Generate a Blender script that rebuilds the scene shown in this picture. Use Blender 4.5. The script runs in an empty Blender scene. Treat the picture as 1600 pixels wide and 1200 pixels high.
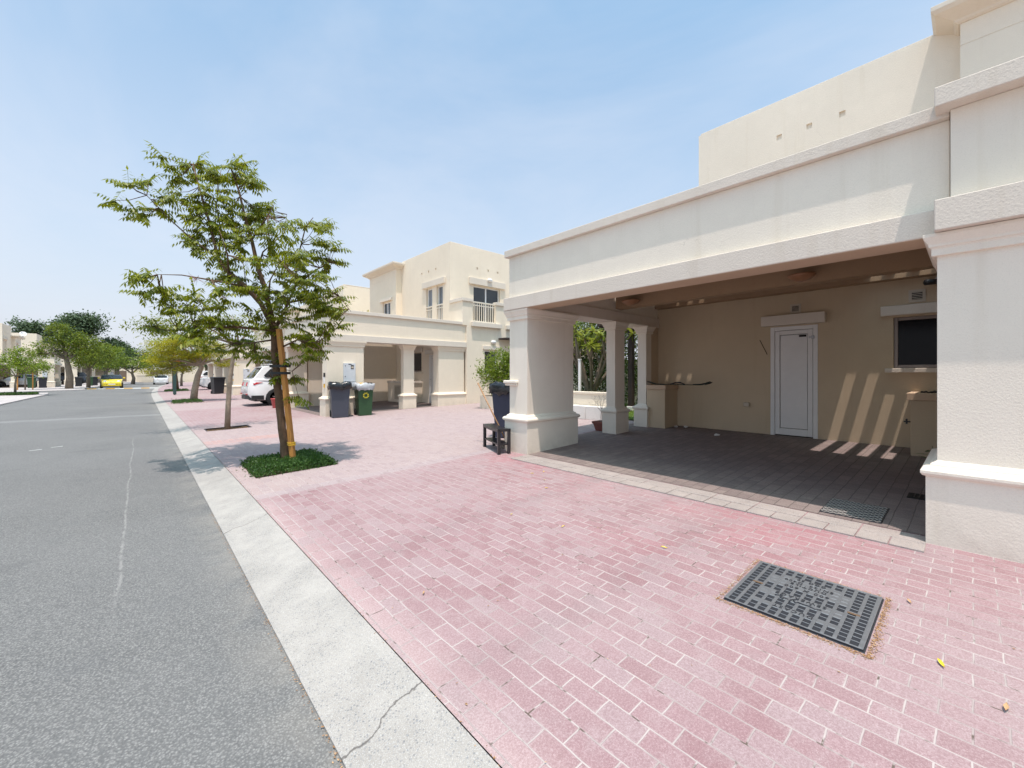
import bpy, bmesh, math, random
from mathutils import Vector, Matrix

random.seed(7)
R_ = math.radians
scene = bpy.context.scene
COL = scene.collection

# ------------------------------------------------------------------ helpers
class MB:
    """collects geometry for ONE mesh"""
    def __init__(s, sx=1, sy=1, oz=0.0):
        s.v = []; s.f = []; s.m = []; s.sx = sx; s.sy = sy; s.oz = oz; s.sm = []
    def _p(s, p):
        return (p[0] * s.sx, p[1] * s.sy, p[2] - s.oz)
    def add(s, vs, fs, mi=0, smooth=False):
        b = len(s.v)
        s.v += [s._p(p) for p in vs]
        for f in fs:
            s.f.append([b + i for i in f]); s.m.append(mi); s.sm.append(smooth)
    def box(s, x0, x1, y0, y1, z0, z1, mi=0):
        if x0 > x1: x0, x1 = x1, x0
        if y0 > y1: y0, y1 = y1, y0
        if z0 > z1: z0, z1 = z1, z0
        s.add([(x0, y0, z0), (x1, y0, z0), (x1, y1, z0), (x0, y1, z0),
               (x0, y0, z1), (x1, y0, z1), (x1, y1, z1), (x0, y1, z1)],
              [(0, 3, 2, 1), (4, 5, 6, 7), (0, 1, 5, 4), (1, 2, 6, 5), (2, 3, 7, 6), (3, 0, 4, 7)], mi)
    def loft(s, rings, mi=0, smooth=False, caps=True):
        n = len(rings[0]); vs = [p for r in rings for p in r]; fs = []
        for k in range(len(rings) - 1):
            for i in range(n):
                j = (i + 1) % n
                fs.append((k * n + i, k * n + j, (k + 1) * n + j, (k + 1) * n + i))
        if caps:
            fs.append(tuple(range(n))[::-1]); fs.append(tuple(range((len(rings) - 1) * n, len(rings) * n)))
        s.add(vs, fs, mi, smooth)
    def rect_loft(s, x0, x1, y0, y1, prof, mi=0):
        """stack of rectangles: prof = [(z, outward offset)]"""
        s.loft([[(x0 - o, y0 - o, z), (x1 + o, y0 - o, z), (x1 + o, y1 + o, z), (x0 - o, y1 + o, z)] for z, o in prof], mi)
    def tube(s, pts, rad, n=8, mi=0, smooth=True, caps=True):
        rings = []
        up0 = None
        for i, p in enumerate(pts):
            p = Vector(p)
            a = Vector(pts[max(i - 1, 0)]); b = Vector(pts[min(i + 1, len(pts) - 1)])
            t = (b - a).normalized()
            if up0 is None:
                up0 = Vector((0, 0, 1)) if abs(t.z) < .9 else Vector((1, 0, 0))
            x = (up0 - t * up0.dot(t)).normalized(); y = t.cross(x); up0 = x
            r = rad[i] if isinstance(rad, (list, tuple)) else rad
            rings.append([tuple(p + x * (r * math.cos(2 * math.pi * k / n)) + y * (r * math.sin(2 * math.pi * k / n))) for k in range(n)])
        s.loft(rings, mi, smooth, caps)
    def cyl(s, c, axis, r, h, n=20, mi=0, r2=None):
        c = Vector(c); a = Vector(axis).normalized()
        s.tube([tuple(c), tuple(c + a * h)], [r, r if r2 is None else r2], n, mi)
    def disc_lathe(s, c, prof, n=24, mi=0, axis='z', smooth=True):
        rings = []
        for r, z in prof:
            ring = []
            for k in range(n):
                a = 2 * math.pi * k / n
                if axis == 'z': ring.append((c[0] + r * math.cos(a), c[1] + r * math.sin(a), c[2] + z))
                elif axis == 'y': ring.append((c[0] + r * math.cos(a), c[1] + z, c[2] + r * math.sin(a)))
                else: ring.append((c[0] + z, c[1] + r * math.cos(a), c[2] + r * math.sin(a)))
            rings.append(ring)
        s.loft(rings, mi, smooth)
    def prism(s, poly, axis, a, b, mi=0):
        """poly: 2-D outline; axis 'y' -> (x,z) outline extruded in y, 'x' -> (y,z), 'z' -> (x,y)"""
        def P(p, t):
            return (p[0], t, p[1]) if axis == 'y' else ((t, p[0], p[1]) if axis == 'x' else (p[0], p[1], t))
        s.loft([[P(p, a) for p in poly], [P(p, b) for p in poly]], mi)
    def build(s, name, mats, parent=None, bevel=0.0, segs=2, loc=None, rot=None, recalc=True, smooth_all=False):
        me = bpy.data.meshes.new(name)
        me.from_pydata(s.v, [], s.f)
        if not isinstance(mats, (list, tuple)): mats = [mats]
        for m in mats: me.materials.append(m)
        me.polygons.foreach_set('material_index', s.m)
        me.polygons.foreach_set('use_smooth', [True if smooth_all else x for x in s.sm])
        if recalc:
            bm = bmesh.new(); bm.from_mesh(me)
            bmesh.ops.recalc_face_normals(bm, faces=bm.faces); bm.to_mesh(me); bm.free()
        me.update()
        o = bpy.data.objects.new(name, me); COL.objects.link(o)
        if parent is not None: o.parent = parent
        if loc is not None: o.location = loc
        if rot is not None: o.rotation_euler = rot
        if bevel:
            md = o.modifiers.new('bevel', 'BEVEL'); md.width = bevel; md.segments = segs
            md.limit_method = 'ANGLE'; md.angle_limit = R_(38)
        return o

def tag(o, label, cat, group=None):
    o['label'] = label; o['category'] = cat
    if group: o['group'] = group
    return o
def thing(name, label, cat, loc=(0, 0, 0), rotz=0.0, group=None):
    o = bpy.data.objects.new(name, None); COL.objects.link(o)
    o.empty_display_size = .2
    o.location = loc; o.rotation_euler = (0, 0, rotz)
    return tag(o, label, cat, group)
def structure(o):
    o['kind'] = 'structure'; return o
def copy_tree(o, parent=None):
    c = o.copy(); COL.objects.link(c)
    if parent is not None: c.parent = parent
    for ch in list(o.children): copy_tree(ch, c)
    return c

# ------------------------------------------------------------------ node helpers
class NT:
    def __init__(s, mat):
        s.t = mat.node_tree; s.n = s.t.nodes; s.l = s.t.links
    def new(s, kind, **kw):
        nd = s.n.new(kind)
        for k, v in kw.items(): setattr(nd, k, v)
        return nd
    def set(s, sock, val):
        if isinstance(val, bpy.types.NodeSocket): s.l.new(val, sock)
        else: sock.default_value = val
    def math(s, op, a, b=None, c=None, clamp=False):
        nd = s.new('ShaderNodeMath', operation=op, use_clamp=clamp)
        s.set(nd.inputs[0], a)
        if b is not None: s.set(nd.inputs[1], b)
        if c is not None: s.set(nd.inputs[2], c)
        return nd.outputs[0]
    def mix(s, f, a, b, mode='MIX'):
        nd = s.new('ShaderNodeMix', data_type='RGBA', blend_type=mode)
        s.set(nd.inputs[0], f)
        s.set(nd.inputs[6], a if isinstance(a, bpy.types.NodeSocket) else (*a, 1))
        s.set(nd.inputs[7], b if isinstance(b, bpy.types.NodeSocket) else (*b, 1))
        return nd.outputs[2]
    def noise(s, vec, scale, detail=3.0, rough=.55, dist=0.0, out=0):
        nd = s.new('ShaderNodeTexNoise'); s.l.new(vec, nd.inputs['Vector'])
        nd.inputs['Scale'].default_value = scale; nd.inputs['Detail'].default_value = detail
        nd.inputs['Roughness'].default_value = rough; nd.inputs['Distortion'].default_value = dist
        return nd.outputs[out]
    def rng(s, val, a, b, c=0.0, d=1.0):
        nd = s.new('ShaderNodeMapRange'); s.set(nd.inputs[0], val)
        for i, x in enumerate((a, b, c, d)): nd.inputs[1 + i].default_value = x
        return nd.outputs[0]
    def pos(s):
        return s.new('ShaderNodeNewGeometry').outputs['Position']
    def sep(s, v):
        nd = s.new('ShaderNodeSeparateXYZ'); s.l.new(v, nd.inputs[0]); return nd.outputs
    def comb(s, x, y, z):
        nd = s.new('ShaderNodeCombineXYZ')
        for i, a in enumerate((x, y, z)): s.set(nd.inputs[i], a)
        return nd.outputs[0]
    def mapping(s, vec, scale=(1, 1, 1), rot=(0, 0, 0), loc=(0, 0, 0)):
        nd = s.new('ShaderNodeMapping'); s.l.new(vec, nd.inputs[0])
        nd.inputs['Location'].default_value = loc; nd.inputs['Rotation'].default_value = rot; nd.inputs['Scale'].default_value = scale
        return nd.outputs[0]
    def voronoi(s, vec, scale, out='Distance', feature='F1', rnd=1.0):
        nd = s.new('ShaderNodeTexVoronoi', feature=feature); s.l.new(vec, nd.inputs['Vector'])
        nd.inputs['Scale'].default_value = scale; nd.inputs['Randomness'].default_value = rnd
        return nd.outputs[out]
    def bump(s, h, strength, dist):
        nd = s.new('ShaderNodeBump'); s.l.new(h, nd.inputs['Height'])
        nd.inputs['Strength'].default_value = strength; nd.inputs['Distance'].default_value = dist
        return nd.outputs[0]

def new_mat(name):
    m = bpy.data.materials.new(name); m.use_nodes = True
    return m, NT(m), m.node_tree.nodes['Principled BSDF']

def plain(name, col, rough=.5, metal=0.0, var=.12, scale=9.0, bump=0.0, spec=.5, coat=0.0, bscale=60):
    m, n, b = new_mat(name)
    p = n.pos()
    f = n.noise(p, scale, 4)
    c = n.mix(f, tuple(x * (1 - var) for x in col), tuple(min(1, x * (1 + var)) for x in col))
    n.l.new(c, b.inputs['Base Color'])
    b.inputs['Roughness'].default_value = rough; b.inputs['Metallic'].default_value = metal
    b.inputs['Specular IOR Level'].default_value = spec
    if coat: b.inputs['Coat Weight'].default_value = coat
    if bump: n.l.new(n.bump(n.noise(p, bscale, 3), bump, .004), b.inputs['Normal'])
    return m

def stucco(name, col, bump=.5, scale=75, stain=.25, dist=.006):
    m, n, b = new_mat(name)
    p = n.pos()
    big = n.noise(p, .7, 4); mid = n.noise(p, 5, 4); fine = n.noise(p, scale, 3, .6, .6)
    c = n.mix(n.rng(big, .3, .7), tuple(x * .95 for x in col), tuple(min(.95, x * 1.04) for x in col))
    c = n.mix(n.rng(mid, .35, .7, 0, .25), c, tuple(x * .9 for x in col))
    streak = n.noise(n.mapping(p, (5, 5, .35)), 1.3, 5, .6)
    c = n.mix(n.rng(streak, .55, .85, 0, stain), c, (col[0] * .72, col[1] * .66, col[2] * .56))
    c = n.mix(n.rng(fine, .3, .5, .16, 0), c, (col[0] * .6, col[1] * .6, col[2] * .6))
    ed_ = n.voronoi(n.comb(n.math('ADD', n.sep(p)[0], n.math('MULTIPLY', mid, .5)), n.math('ADD', n.sep(p)[1], n.math('MULTIPLY', big, .8)), n.sep(p)[2]), .75, 'Distance', 'DISTANCE_TO_EDGE')
    hc = n.math('MULTIPLY', n.rng(ed_, .0010, .0032, .20, 0), n.rng(n.noise(p, 1.1, 3), .57, .66))
    c = n.mix(hc, c, (.25, .22, .19))
    # splash dirt low on the wall
    z = n.sep(p)[2]
    dirt = n.math('MULTIPLY', n.rng(z, .15, .55, .4, 0), n.rng(mid, .3, .7))
    c = n.mix(dirt, c, (.36, .31, .26))
    n.l.new(c, b.inputs['Base Color'])
    b.inputs['Roughness'].default_value = .92; b.inputs['Specular IOR Level'].default_value = .12
    worm = n.voronoi(n.mapping(p, (1, 1, 1)), scale * .55, 'Distance', 'SMOOTH_F1')
    h = n.math('ADD', fine, n.math('MULTIPLY', worm, .8))
    n.l.new(n.bump(h, bump, dist), b.inputs['Normal'])
    return m

def leafmat(name, c0, c1, trans=.35, rough=.45):
    m, n, b = new_mat(name)
    g = n.new('ShaderNodeNewGeometry')
    rnd = g.outputs['Random Per Island']
    c = n.mix(rnd, c0, c1)
    c = n.mix(n.rng(n.noise(g.outputs['Position'], 1.6, 2), .4, .65, 0, .45), c, tuple(x * .55 for x in c0))
    n.l.new(c, b.inputs['Base Color']); b.inputs['Roughness'].default_value = rough
    b.inputs['Specular IOR Level'].default_value = .35
    tr = n.new('ShaderNodeBsdfTranslucent')
    n.l.new(n.mix(.5, c, (c1[0] * 1.5, c1[1] * 1.5, c1[2] * .6)), tr.inputs[0])
    ms = n.new('ShaderNodeMixShader'); ms.inputs[0].default_value = trans
    n.l.new(b.outputs[0], ms.inputs[1]); n.l.new(tr.outputs[0], ms.inputs[2])
    n.l.new(ms.outputs[0], n.n['Material Output'].inputs[0])
    return m

M = {}
M['wall'] = stucco('cream_stucco', (.81, .72, .59), .30, 130, .18, .003)
M['wall_near'] = stucco('pale_stucco', (.80, .735, .635), .34, 125, .30, .004)
M['trim'] = stucco('grey_trim', (.71, .645, .56), .36, 120, .2, .004)
M['trim_near'] = stucco('rough_grey_trim', (.70, .63, .55), .46, 115, .36, .0045)
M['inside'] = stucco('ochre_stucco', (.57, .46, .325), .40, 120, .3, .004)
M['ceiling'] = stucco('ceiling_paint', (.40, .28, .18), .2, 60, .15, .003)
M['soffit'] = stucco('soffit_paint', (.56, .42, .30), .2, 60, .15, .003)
M['white_wall'] = stucco('white_paint_wall', (.80, .78, .74), .2, 70, .2, .003)
M['bark'] = plain('bark', (.13, .085, .055), .95, 0, .5, 14, .9, .1, 0, 38)
M['bark_pale'] = plain('pale_bark', (.30, .235, .18), .95, 0, .35, 12, .8, .1, 0, 32)
M['bark_grey'] = plain('grey_bark', (.20, .165, .13), .95, 0, .4, 8, .8, .1, 0, 20)
M['twig'] = plain('twig', (.20, .13, .09), .9, 0, .3)
M['neem'] = leafmat('neem_leaf', (.06, .105, .010), (.27, .29, .018), .40, .40)
M['yellow_leaf'] = leafmat('yellow_green_leaf', (.20, .20, .015), (.47, .43, .03), .38, .55)
M['green_leaf'] = leafmat('green_leaf', (.055, .11, .014), (.22, .26, .025), .28, .5)
M['dark_leaf'] = leafmat('dark_leaf', (.028, .065, .015), (.09, .14, .024), .24, .45)
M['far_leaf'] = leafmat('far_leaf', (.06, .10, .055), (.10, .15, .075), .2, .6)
M['lime_leaf'] = leafmat('lime_leaf', (.10, .17, .015), (.25, .32, .03), .32, .4)
M['frangipani'] = leafmat('frangipani_leaf', (.10, .16, .02), (.36, .38, .09), .35, .3)
M['ground_leaf'] = leafmat('ground_cover_leaf', (.022, .07, .018), (.10, .19, .04), .28, .4)
M['black_plastic'] = plain('black_plastic', (.02, .02, .022), .45, 0, .2)
M['bag'] = plain('black_bag', (.012, .012, .014), .22, 0, .2, 20, .6, .6, 0, 22)
M['clear_bag'] = plain('clear_bag', (.40, .41, .43), .25, 0, .2, 20, .6, .6, 0, 30)
M['bin_blue'] = plain('slate_plastic', (.055, .062, .085), .5, 0, .15, 5)
M['bin_green'] = plain('green_plastic', (.025, .075, .03), .5, 0, .15, 5)
M['bin_dark'] = plain('dark_plastic', (.018, .02, .026), .5, 0, .15, 5)
M['yellow'] = plain('yellow_print', (.75, .62, .04), .5)
M['amber'] = plain('amber_plastic', (.72, .42, .03), .5)
M['timber'] = plain('orange_timber', (.44, .20, .045), .75, 0, .22, 6, .3)
M['broomwood'] = plain('broom_handle_wood', (.36, .20, .10), .6, 0, .2)
M['dark_wood'] = plain('dark_stained_wood', (.035, .02, .018), .6, 0, .3)
M['bench'] = plain('black_brown_laminate', (.022, .02, .022), .32, 0, .2)
M['terracotta'] = plain('plastic_terracotta', (.20, .06, .045), .55, 0, .15)
M['red_pot'] = plain('red_pot', (.42, .075, .07), .5)
M['soil'] = plain('soil', (.10, .07, .05), .95, 0, .5, 30, .8, .1)
M['dry'] = plain('dry_twig', (.30, .26, .23), .9, 0, .2)
M['white'] = plain('white_paint', (.78, .78, .78), .4, 0, .04)
M['door'] = plain('white_door_panel', (.74, .73, .71), .45, 0, .05)
M['frame_brown'] = plain('bronze_aluminium', (.26, .215, .19), .4, .3, .08)
M['rail'] = plain('cream_railing', (.74, .68, .58), .5, 0, .05)
M['meter'] = plain('grey_cabinet', (.60, .63, .67), .4, 0, .06)
M['metal'] = plain('dull_metal', (.35, .35, .36), .4, .8, .1)
M['louvre'] = plain('cream_louvre', (.52, .46, .37), .6, 0, .1)
M['lamp_amber'] = plain('amber_glass_lamp', (.34, .17, .09), .4, 0, .2)
M['slit'] = plain('dark_gap', (.012, .011, .010), .9)
M['curtain'] = plain('curtain', (.30, .32, .34), .8, 0, .25, 4)
M['tyre'] = plain('tyre_rubber', (.018, .018, .019), .85, 0, .2)
M['rim'] = plain('alloy_rim', (.55, .56, .58), .3, .9, .1)
M['car_white'] = plain('white_car_paint', (.80, .80, .80), .22, 0, .02, 2, 0, .5, .6)
M['car_grey'] = plain('grey_car_paint', (.14, .145, .165), .25, .5, .04, 2, 0, .5, .6)
M['car_silver'] = plain('silver_car_paint', (.50, .50, .50), .28, .6, .04, 2, 0, .5, .6)
M['car_yellow'] = plain('yellow_car_paint', (.80, .62, .03), .22, 0, .03, 2, 0, .5, .6)
M['car_dark'] = plain('dark_car_paint', (.03, .033, .045), .22, .2, .04, 2, 0, .5, .6)
M['trimblack'] = plain('black_car_trim', (.022, .022, .024), .5)
M['red_light'] = plain('red_tail_lamp', (.48, .015, .02), .18)
M['clear_light'] = plain('clear_head_lamp', (.72, .75, .78), .1)
M['plate'] = plain('plate_white', (.75, .75, .72), .5)
M['sign_red'] = plain('sign_red', (.55, .02, .03), .5)
M['sign_green'] = plain('green_post', (.03, .07, .065), .45)
M['rubber_green'] = plain('dark_green_strip', (.012, .028, .016), .5, 0, .4, 14)
M['litter'] = plain('paper_litter', (.75, .74, .72), .7)
M['leaf_yellow'] = plain('fallen_yellow_leaf', (.72, .55, .03), .6)
M['leaf_tan'] = plain('fallen_dry_leaf', (.48, .30, .16), .8)
M['debris'] = plain('dry_leaf_debris', (.30, .16, .075), .95, 0, .7, 180)
M['iron_dark'] = plain('iron_dark', (.035, .037, .045), .5, .3, .3, 60)
M['iron_worn'] = plain('iron_worn', (.24, .245, .26), .42, .55, .25, 30)
M['navy'] = plain('navy_plastic', (.03, .036, .07), .5)
M['strap'] = plain('black_strap', (.015, .015, .016), .7)
M['dish'] = plain('dish_white', (.75, .76, .78), .5)

def glassmat(name, col=(.02, .024, .03), rough=.04):
    m, n, b = new_mat(name)
    p = n.pos()
    c = n.mix(n.rng(n.noise(p, 1.3, 3), .35, .65), tuple(x * .6 for x in col), col)
    n.l.new(c, b.inputs['Base Color'])
    b.inputs['Roughness'].default_value = rough; b.inputs['Specular IOR Level'].default_value = .6
    return m
M['glass'] = glassmat('window_glass', (.045, .05, .058))
M['dark_glass'] = plain('dark_window_glass', (.012, .012, .014), .12, 0, .2, 2, 0, .12)
M['car_glass'] = glassmat('car_glass', (.025, .03, .036), .03)
M['pale_glass'] = glassmat('curtained_glass', (.22, .25, .29), .12)

# ---- paving
def paver_mat(name, pink=True, along_y=True, L=.19, W=.10, floor=False):
    m, n, b = new_mat(name)
    p = n.pos(); s = n.sep(p)
    wob = n.noise(p, 5.0, 2, out=1); ws = n.sep(wob)
    xx = n.math('ADD', s[0], n.math('MULTIPLY', n.math('SUBTRACT', ws[0], .5), .016))
    yy = n.math('ADD', s[1], n.math('MULTIPLY', n.math('SUBTRACT', ws[1], .5), .016))
    vec = n.comb(yy, xx, 0.0) if along_y else n.comb(xx, yy, 0.0)
    br = n.new('ShaderNodeTexBrick'); n.l.new(vec, br.inputs['Vector'])
    br.offset = .5; br.squash = 1
    br.inputs['Scale'].default_value = 1; br.inputs['Brick Width'].default_value = L; br.inputs['Row Height'].default_value = W
    br.inputs['Mortar Size'].default_value = .0040; br.inputs['Mortar Smooth'].default_value = .35; br.inputs['Bias'].default_value = 0
    br.inputs['Color1'].default_value = (0, 0, 0, 1); br.inputs['Color2'].default_value = (1, 1, 1, 1); br.inputs['Mortar'].default_value = (.5, .5, .5, 1)
    rnd = n.sep(br.outputs['Color'])[0]
    fac = br.outputs['Fac']
    grain = n.noise(p, 260, 2, .7); mid = n.noise(p, 7, 5, .65); big = n.noise(p, .55, 4, .6)
    if pink:
        deep = n.mix(rnd, (.262, .142, .157), (.345, .222, .24))
        cream = n.mix(rnd, (.40, .32, .31), (.44, .37, .36))
        zone = n.new('ShaderNodeValToRGB'); zone.color_ramp.interpolation = 'LINEAR'
        yb = n.math('ADD', s[1], n.math('MULTIPLY', n.math('SUBTRACT', big, .5), .25))
        n.l.new(n.rng(yb, -10, 70), zone.inputs[0])
        cr = zone.color_ramp
        stops = [(-10, .9), (5.36, .95), (5.42, .0), (10.6, .12), (13.6, .15), (14.2, .75), (20.2, .8), (21, .2), (25, .2), (25.5, .85), (31, .7), (33, .3), (40, .8), (70, .7)]
        while len(cr.elements) < len(stops): cr.elements.new(.5)
        for e, (y, v) in zip(cr.elements, stops):
            e.position = (y + 10) / 80; e.color = (v, v, v, 1)
        zf = n.sep(zone.outputs[0])[0]
        # paler, sandier towards the garden
        zf = n.math('MULTIPLY', zf, n.rng(s[0], 6.5, 8.5, 1, .35))
        c = n.mix(zf, cream, deep)
        # richer red wear near the car port
        hot = n.math('MULTIPLY', n.rng(s[0], 2.6, 3.7), n.rng(n.noise(p, .8, 3), .42, .58))
        hot = n.math('MULTIPLY', hot, n.math('MULTIPLY', n.rng(s[1], 4.9, 5.5, 1, 0), n.rng(s[1], -.1, 1.3, .15, 1)))
        c = n.mix(n.math('MULTIPLY', hot, .62), c, (.43, .165, .19))
        # red-orange repaired strip
        st = n.math('MULTIPLY', n.math('MULTIPLY', n.rng(s[1], 10.15, 10.25), n.rng(s[1], 10.75, 10.85, 1, 0)), n.rng(s[0], 2.2, 2.6, 1, 0))
        c = n.mix(n.math('MULTIPLY', st, .6), c, (.58, .27, .20))
        # grey header course
        hd = n.math('MULTIPLY', n.rng(s[1], 5.40, 5.42), n.rng(s[1], 5.60, 5.62, 1, 0))
        c = n.mix(n.math('MULTIPLY', hd, .75), c, (.40, .355, .365))
        # sandy dust
        c = n.mix(n.rng(big, .36, .66, 0, .55), c, (.41, .335, .34))
        c = n.mix(n.rng(mid, .48, .75, 0, .5), c, (.42, .345, .35))
        c = n.mix(n.math('MULTIPLY', n.rng(s[0], 1.0, 1.25, .45, 0), n.rng(s[1], 5.0, 5.4, 1, .2)), c, (.55, .43, .42))
        grey = n.math('MULTIPLY', n.rng(rnd, .74, .84), .5)
        c = n.mix(grey, c, (.335, .265, .275))
        mort = n.mix(n.rng(n.noise(p, 3.5, 3), .40, .56), (.45, .39, .38), (.35, .29, .285))
        hole = n.rng(n.noise(p, 11, 3), .58, .66)
        mort = n.mix(hole, mort, (.13, .10, .085))
    else:
        c = n.mix(rnd, (.20, .165, .155), (.27, .225, .205))
        c = n.mix(n.rng(big, .35, .65, 0, .5), c, (.16, .125, .125))
        c = n.mix(n.rng(mid, .5, .75, 0, .4), c, (.33, .29, .26))
        mort = n.mix(n.noise(p, 6, 3), (.09, .075, .07), (.17, .145, .13))
    br2 = n.new('ShaderNodeTexBrick'); n.l.new(vec, br2.inputs['Vector']); br2.offset = .5
    for k_, v_k in (('Scale', 1), ('Brick Width', L), ('Row Height', W), ('Mortar Size', .013), ('Mortar Smooth', 1.0), ('Bias', 0)): br2.inputs[k_].default_value = v_k
    rim = n.math('MULTIPLY', br2.outputs['Fac'], n.rng(n.noise(p, 9, 3), .35, .65, .05, .5))
    c = n.mix(rim, c, (.48, .40, .40) if pink else (.24, .20, .19))
    g2 = n.noise(p, 110, 3, .7)
    c = n.mix(n.rng(g2, .40, .56, .30, 0), c, (.17, .09, .095) if pink else (.08, .06, .06))
    c = n.mix(n.rng(g2, .55, .68, 0, .28), c, (.52, .42, .43) if pink else (.3, .26, .25))
    if pink:
        tw = n.math('ADD', s[1], n.math('MULTIPLY', n.math('SUBTRACT', n.noise(p, .8, 3), .5), .5))
        for yy0 in (1.55, 3.15):
            tr = n.rng(n.math('ABSOLUTE', n.math('SUBTRACT', tw, yy0)), .05, .22, .22, 0)
            c = n.mix(n.math('MULTIPLY', tr, n.rng(mid, .35, .6)), c, (.16, .115, .12))
        oil = n.rng(n.voronoi(n.mapping(p, (1, 1, 1), (0, 0, 0), (.3, .8, 0)), .75), .03, .13, .35, 0)
        c = n.mix(n.math('MULTIPLY', oil, n.rng(mid, .3, .6)), c, (.13, .09, .095))
    c = n.mix(n.rng(grain, .35, .62, .22, 0), c, (.20, .12, .12))
    c = n.mix(n.rng(grain, .58, .72, 0, .25), c, (.75, .68, .66))
    c = n.mix(fac, c, mort)
    # dark specks of dirt
    sp = n.voronoi(p, 3.1); c = n.mix(n.rng(sp, .010, .022, .75, 0), c, (.09, .07, .06))
    n.l.new(c, b.inputs['Base Color']); b.inputs['Roughness'].default_value = .9; b.inputs['Specular IOR Level'].default_value = .2
    h = n.math('ADD', n.math('MULTIPLY', fac, -1.0), n.math('ADD', n.math('MULTIPLY', rnd, .35), n.math('MULTIPLY', grain, .22)))
    n.l.new(n.bump(h, .55, .006), b.inputs['Normal'])
    return m
M['pavers'] = paver_mat('pink_pavers', True, True)
M['floor'] = paver_mat('carport_pavers', False, False, .24, .12)

def asphalt_mat():
    m, n, b = new_mat('asphalt')
    p = n.pos(); s = n.sep(p)
    vc = n.sep(n.voronoi(p, 100, 'Color'))[0]; vd = n.voronoi(p, 100)
    vc2 = n.sep(n.voronoi(p, 210, 'Color'))[1]
    big = n.noise(p, .35, 4, .6); mid = n.noise(p, 2.2, 5, .65)
    c = n.mix(vc, (.115, .114, .113), (.27, .265, .26))
    c = n.mix(n.math('MULTIPLY', n.rng(vc2, .6, 1.0), .6), c, (.37, .36, .345))
    c = n.mix(n.rng(vd, .32, .62, 0, .72), c, (.05, .052, .056))
    c = n.mix(n.rng(big, .3, .7, 0, .40), c, (.232, .23, .229))
    c = n.mix(n.rng(mid, .55, .78, 0, .45), c, (.125, .128, .135))
    # distance-independent weathering towards a mid grey
    c = n.mix(.22, c, (.188, .186, .184))
    # long pale hairline crack
    w = n.math('MULTIPLY', n.math('SUBTRACT', n.noise(n.mapping(p, (0, 1, 0)), .5, 3), .5), .12)
    w2 = n.math('MULTIPLY', n.math('SUBTRACT', n.noise(p, 14, 3), .5), .025)
    dx = n.math('ABSOLUTE', n.math('ADD', n.math('ADD', n.math('ADD', s[0], .115), w), w2))
    cr = n.math('MULTIPLY', n.rng(dx, .003, .013, 1, 0), n.math('MULTIPLY', n.rng(s[1], 3.4, 4.2), n.rng(s[1], 12.3, 13.6, 1, 0)))
    c = n.mix(n.math('MULTIPLY', n.math('MULTIPLY', cr, n.rng(n.noise(p, 7, 3), .38, .56, .15, 1)), .55), c, (.33, .32, .31))
    # pale sealed joint straight across the street
    dy = n.math('ABSOLUTE', n.math('ADD', n.math('SUBTRACT', s[1], 20.3), n.math('MULTIPLY', n.math('SUBTRACT', n.noise(p, .9, 3), .5), .5)))
    jn = n.math('MULTIPLY', n.rng(dy, .15, .5, 1, 0), n.rng(mid, .3, .6, .5, 1))
    c = n.mix(n.math('MULTIPLY', jn, .33), c, (.36, .36, .36))
    # dark repair stains
    c = n.mix(n.math('MULTIPLY', n.rng(n.noise(n.mapping(p, (.5, 1.5, 1)), .9, 3), .62, .70), .35), c, (.10, .10, .105))
    # sand swept against the kerb
    ed = n.math('MULTIPLY', n.rng(s[0], .30, .56), n.rng(mid, .4, .6))
    c = n.mix(n.math('MULTIPLY', ed, .30), c, (.36, .33, .29))
    n.l.new(c, b.inputs['Base Color']); b.inputs['Roughness'].default_value = .9; b.inputs['Specular IOR Level'].default_value = .22
    h = n.math('ADD', n.math('MULTIPLY', vd, -1.0), n.math('MULTIPLY', n.noise(p, 60, 3), .5))
    n.l.new(n.bump(h, .7, .006), b.inputs['Normal'])
    return m
M['asphalt'] = asphalt_mat()

def concrete_mat(name, col, cracks=()):
    m, n, b = new_mat(name)
    p = n.pos(); s = n.sep(p)
    mid = n.noise(p, 4, 5, .65); big = n.noise(p, .8, 3)
    c = n.mix(n.rng(mid, .35, .7), tuple(x * 1.06 for x in col), tuple(x * .84 for x in col))
    c = n.mix(n.rng(big, .48, .70, 0, .5), c, tuple(x * .66 for x in col))
    pw = n.mapping(p, (1, 1, 1), (0, 0, .5)); sp = n.voronoi(pw, 82); spc = n.sep(n.voronoi(pw, 82, 'Color'))[0]
    agg = n.math('MULTIPLY', n.math('MULTIPLY', n.rng(sp, .20, .46, 1, 0), n.rng(spc, .35, .70)), n.rng(mid, .38, .58, .3, 1))
    c = n.mix(n.math('MULTIPLY', agg, .75), c, (.13, .14, .16))
    pit = n.math('MULTIPLY', n.rng(n.voronoi(p, 150), .22, .38, 1, 0), .55)
    c = n.mix(pit, c, (.24, .24, .25))
    c = n.mix(n.rng(n.noise(p, 240, 2), .52, .68, 0, .35), c, (.7, .7, .7))
    wob = n.math('MULTIPLY', n.math('SUBTRACT', n.noise(p, 6, 4), .5), .20)
    hgt = n.noise(p, 90, 3)
    for y, k in cracks:
        d = n.math('ABSOLUTE', n.math('SUBTRACT', n.math('ADD', s[1], wob), n.math('ADD', n.math('MULTIPLY', s[0], k), y)))
        l = n.rng(d, .002, .008, .85, 0)
        c = n.mix(l, c, (.10, .09, .085))
    n.l.new(c, b.inputs['Base Color']); b.inputs['Roughness'].default_value = .88; b.inputs['Specular IOR Level'].default_value = .25
    n.l.new(n.bump(n.math('SUBTRACT', hgt, n.math('MULTIPLY', agg, .5)), .45, .003), b.inputs['Normal'])
    return m
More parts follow.
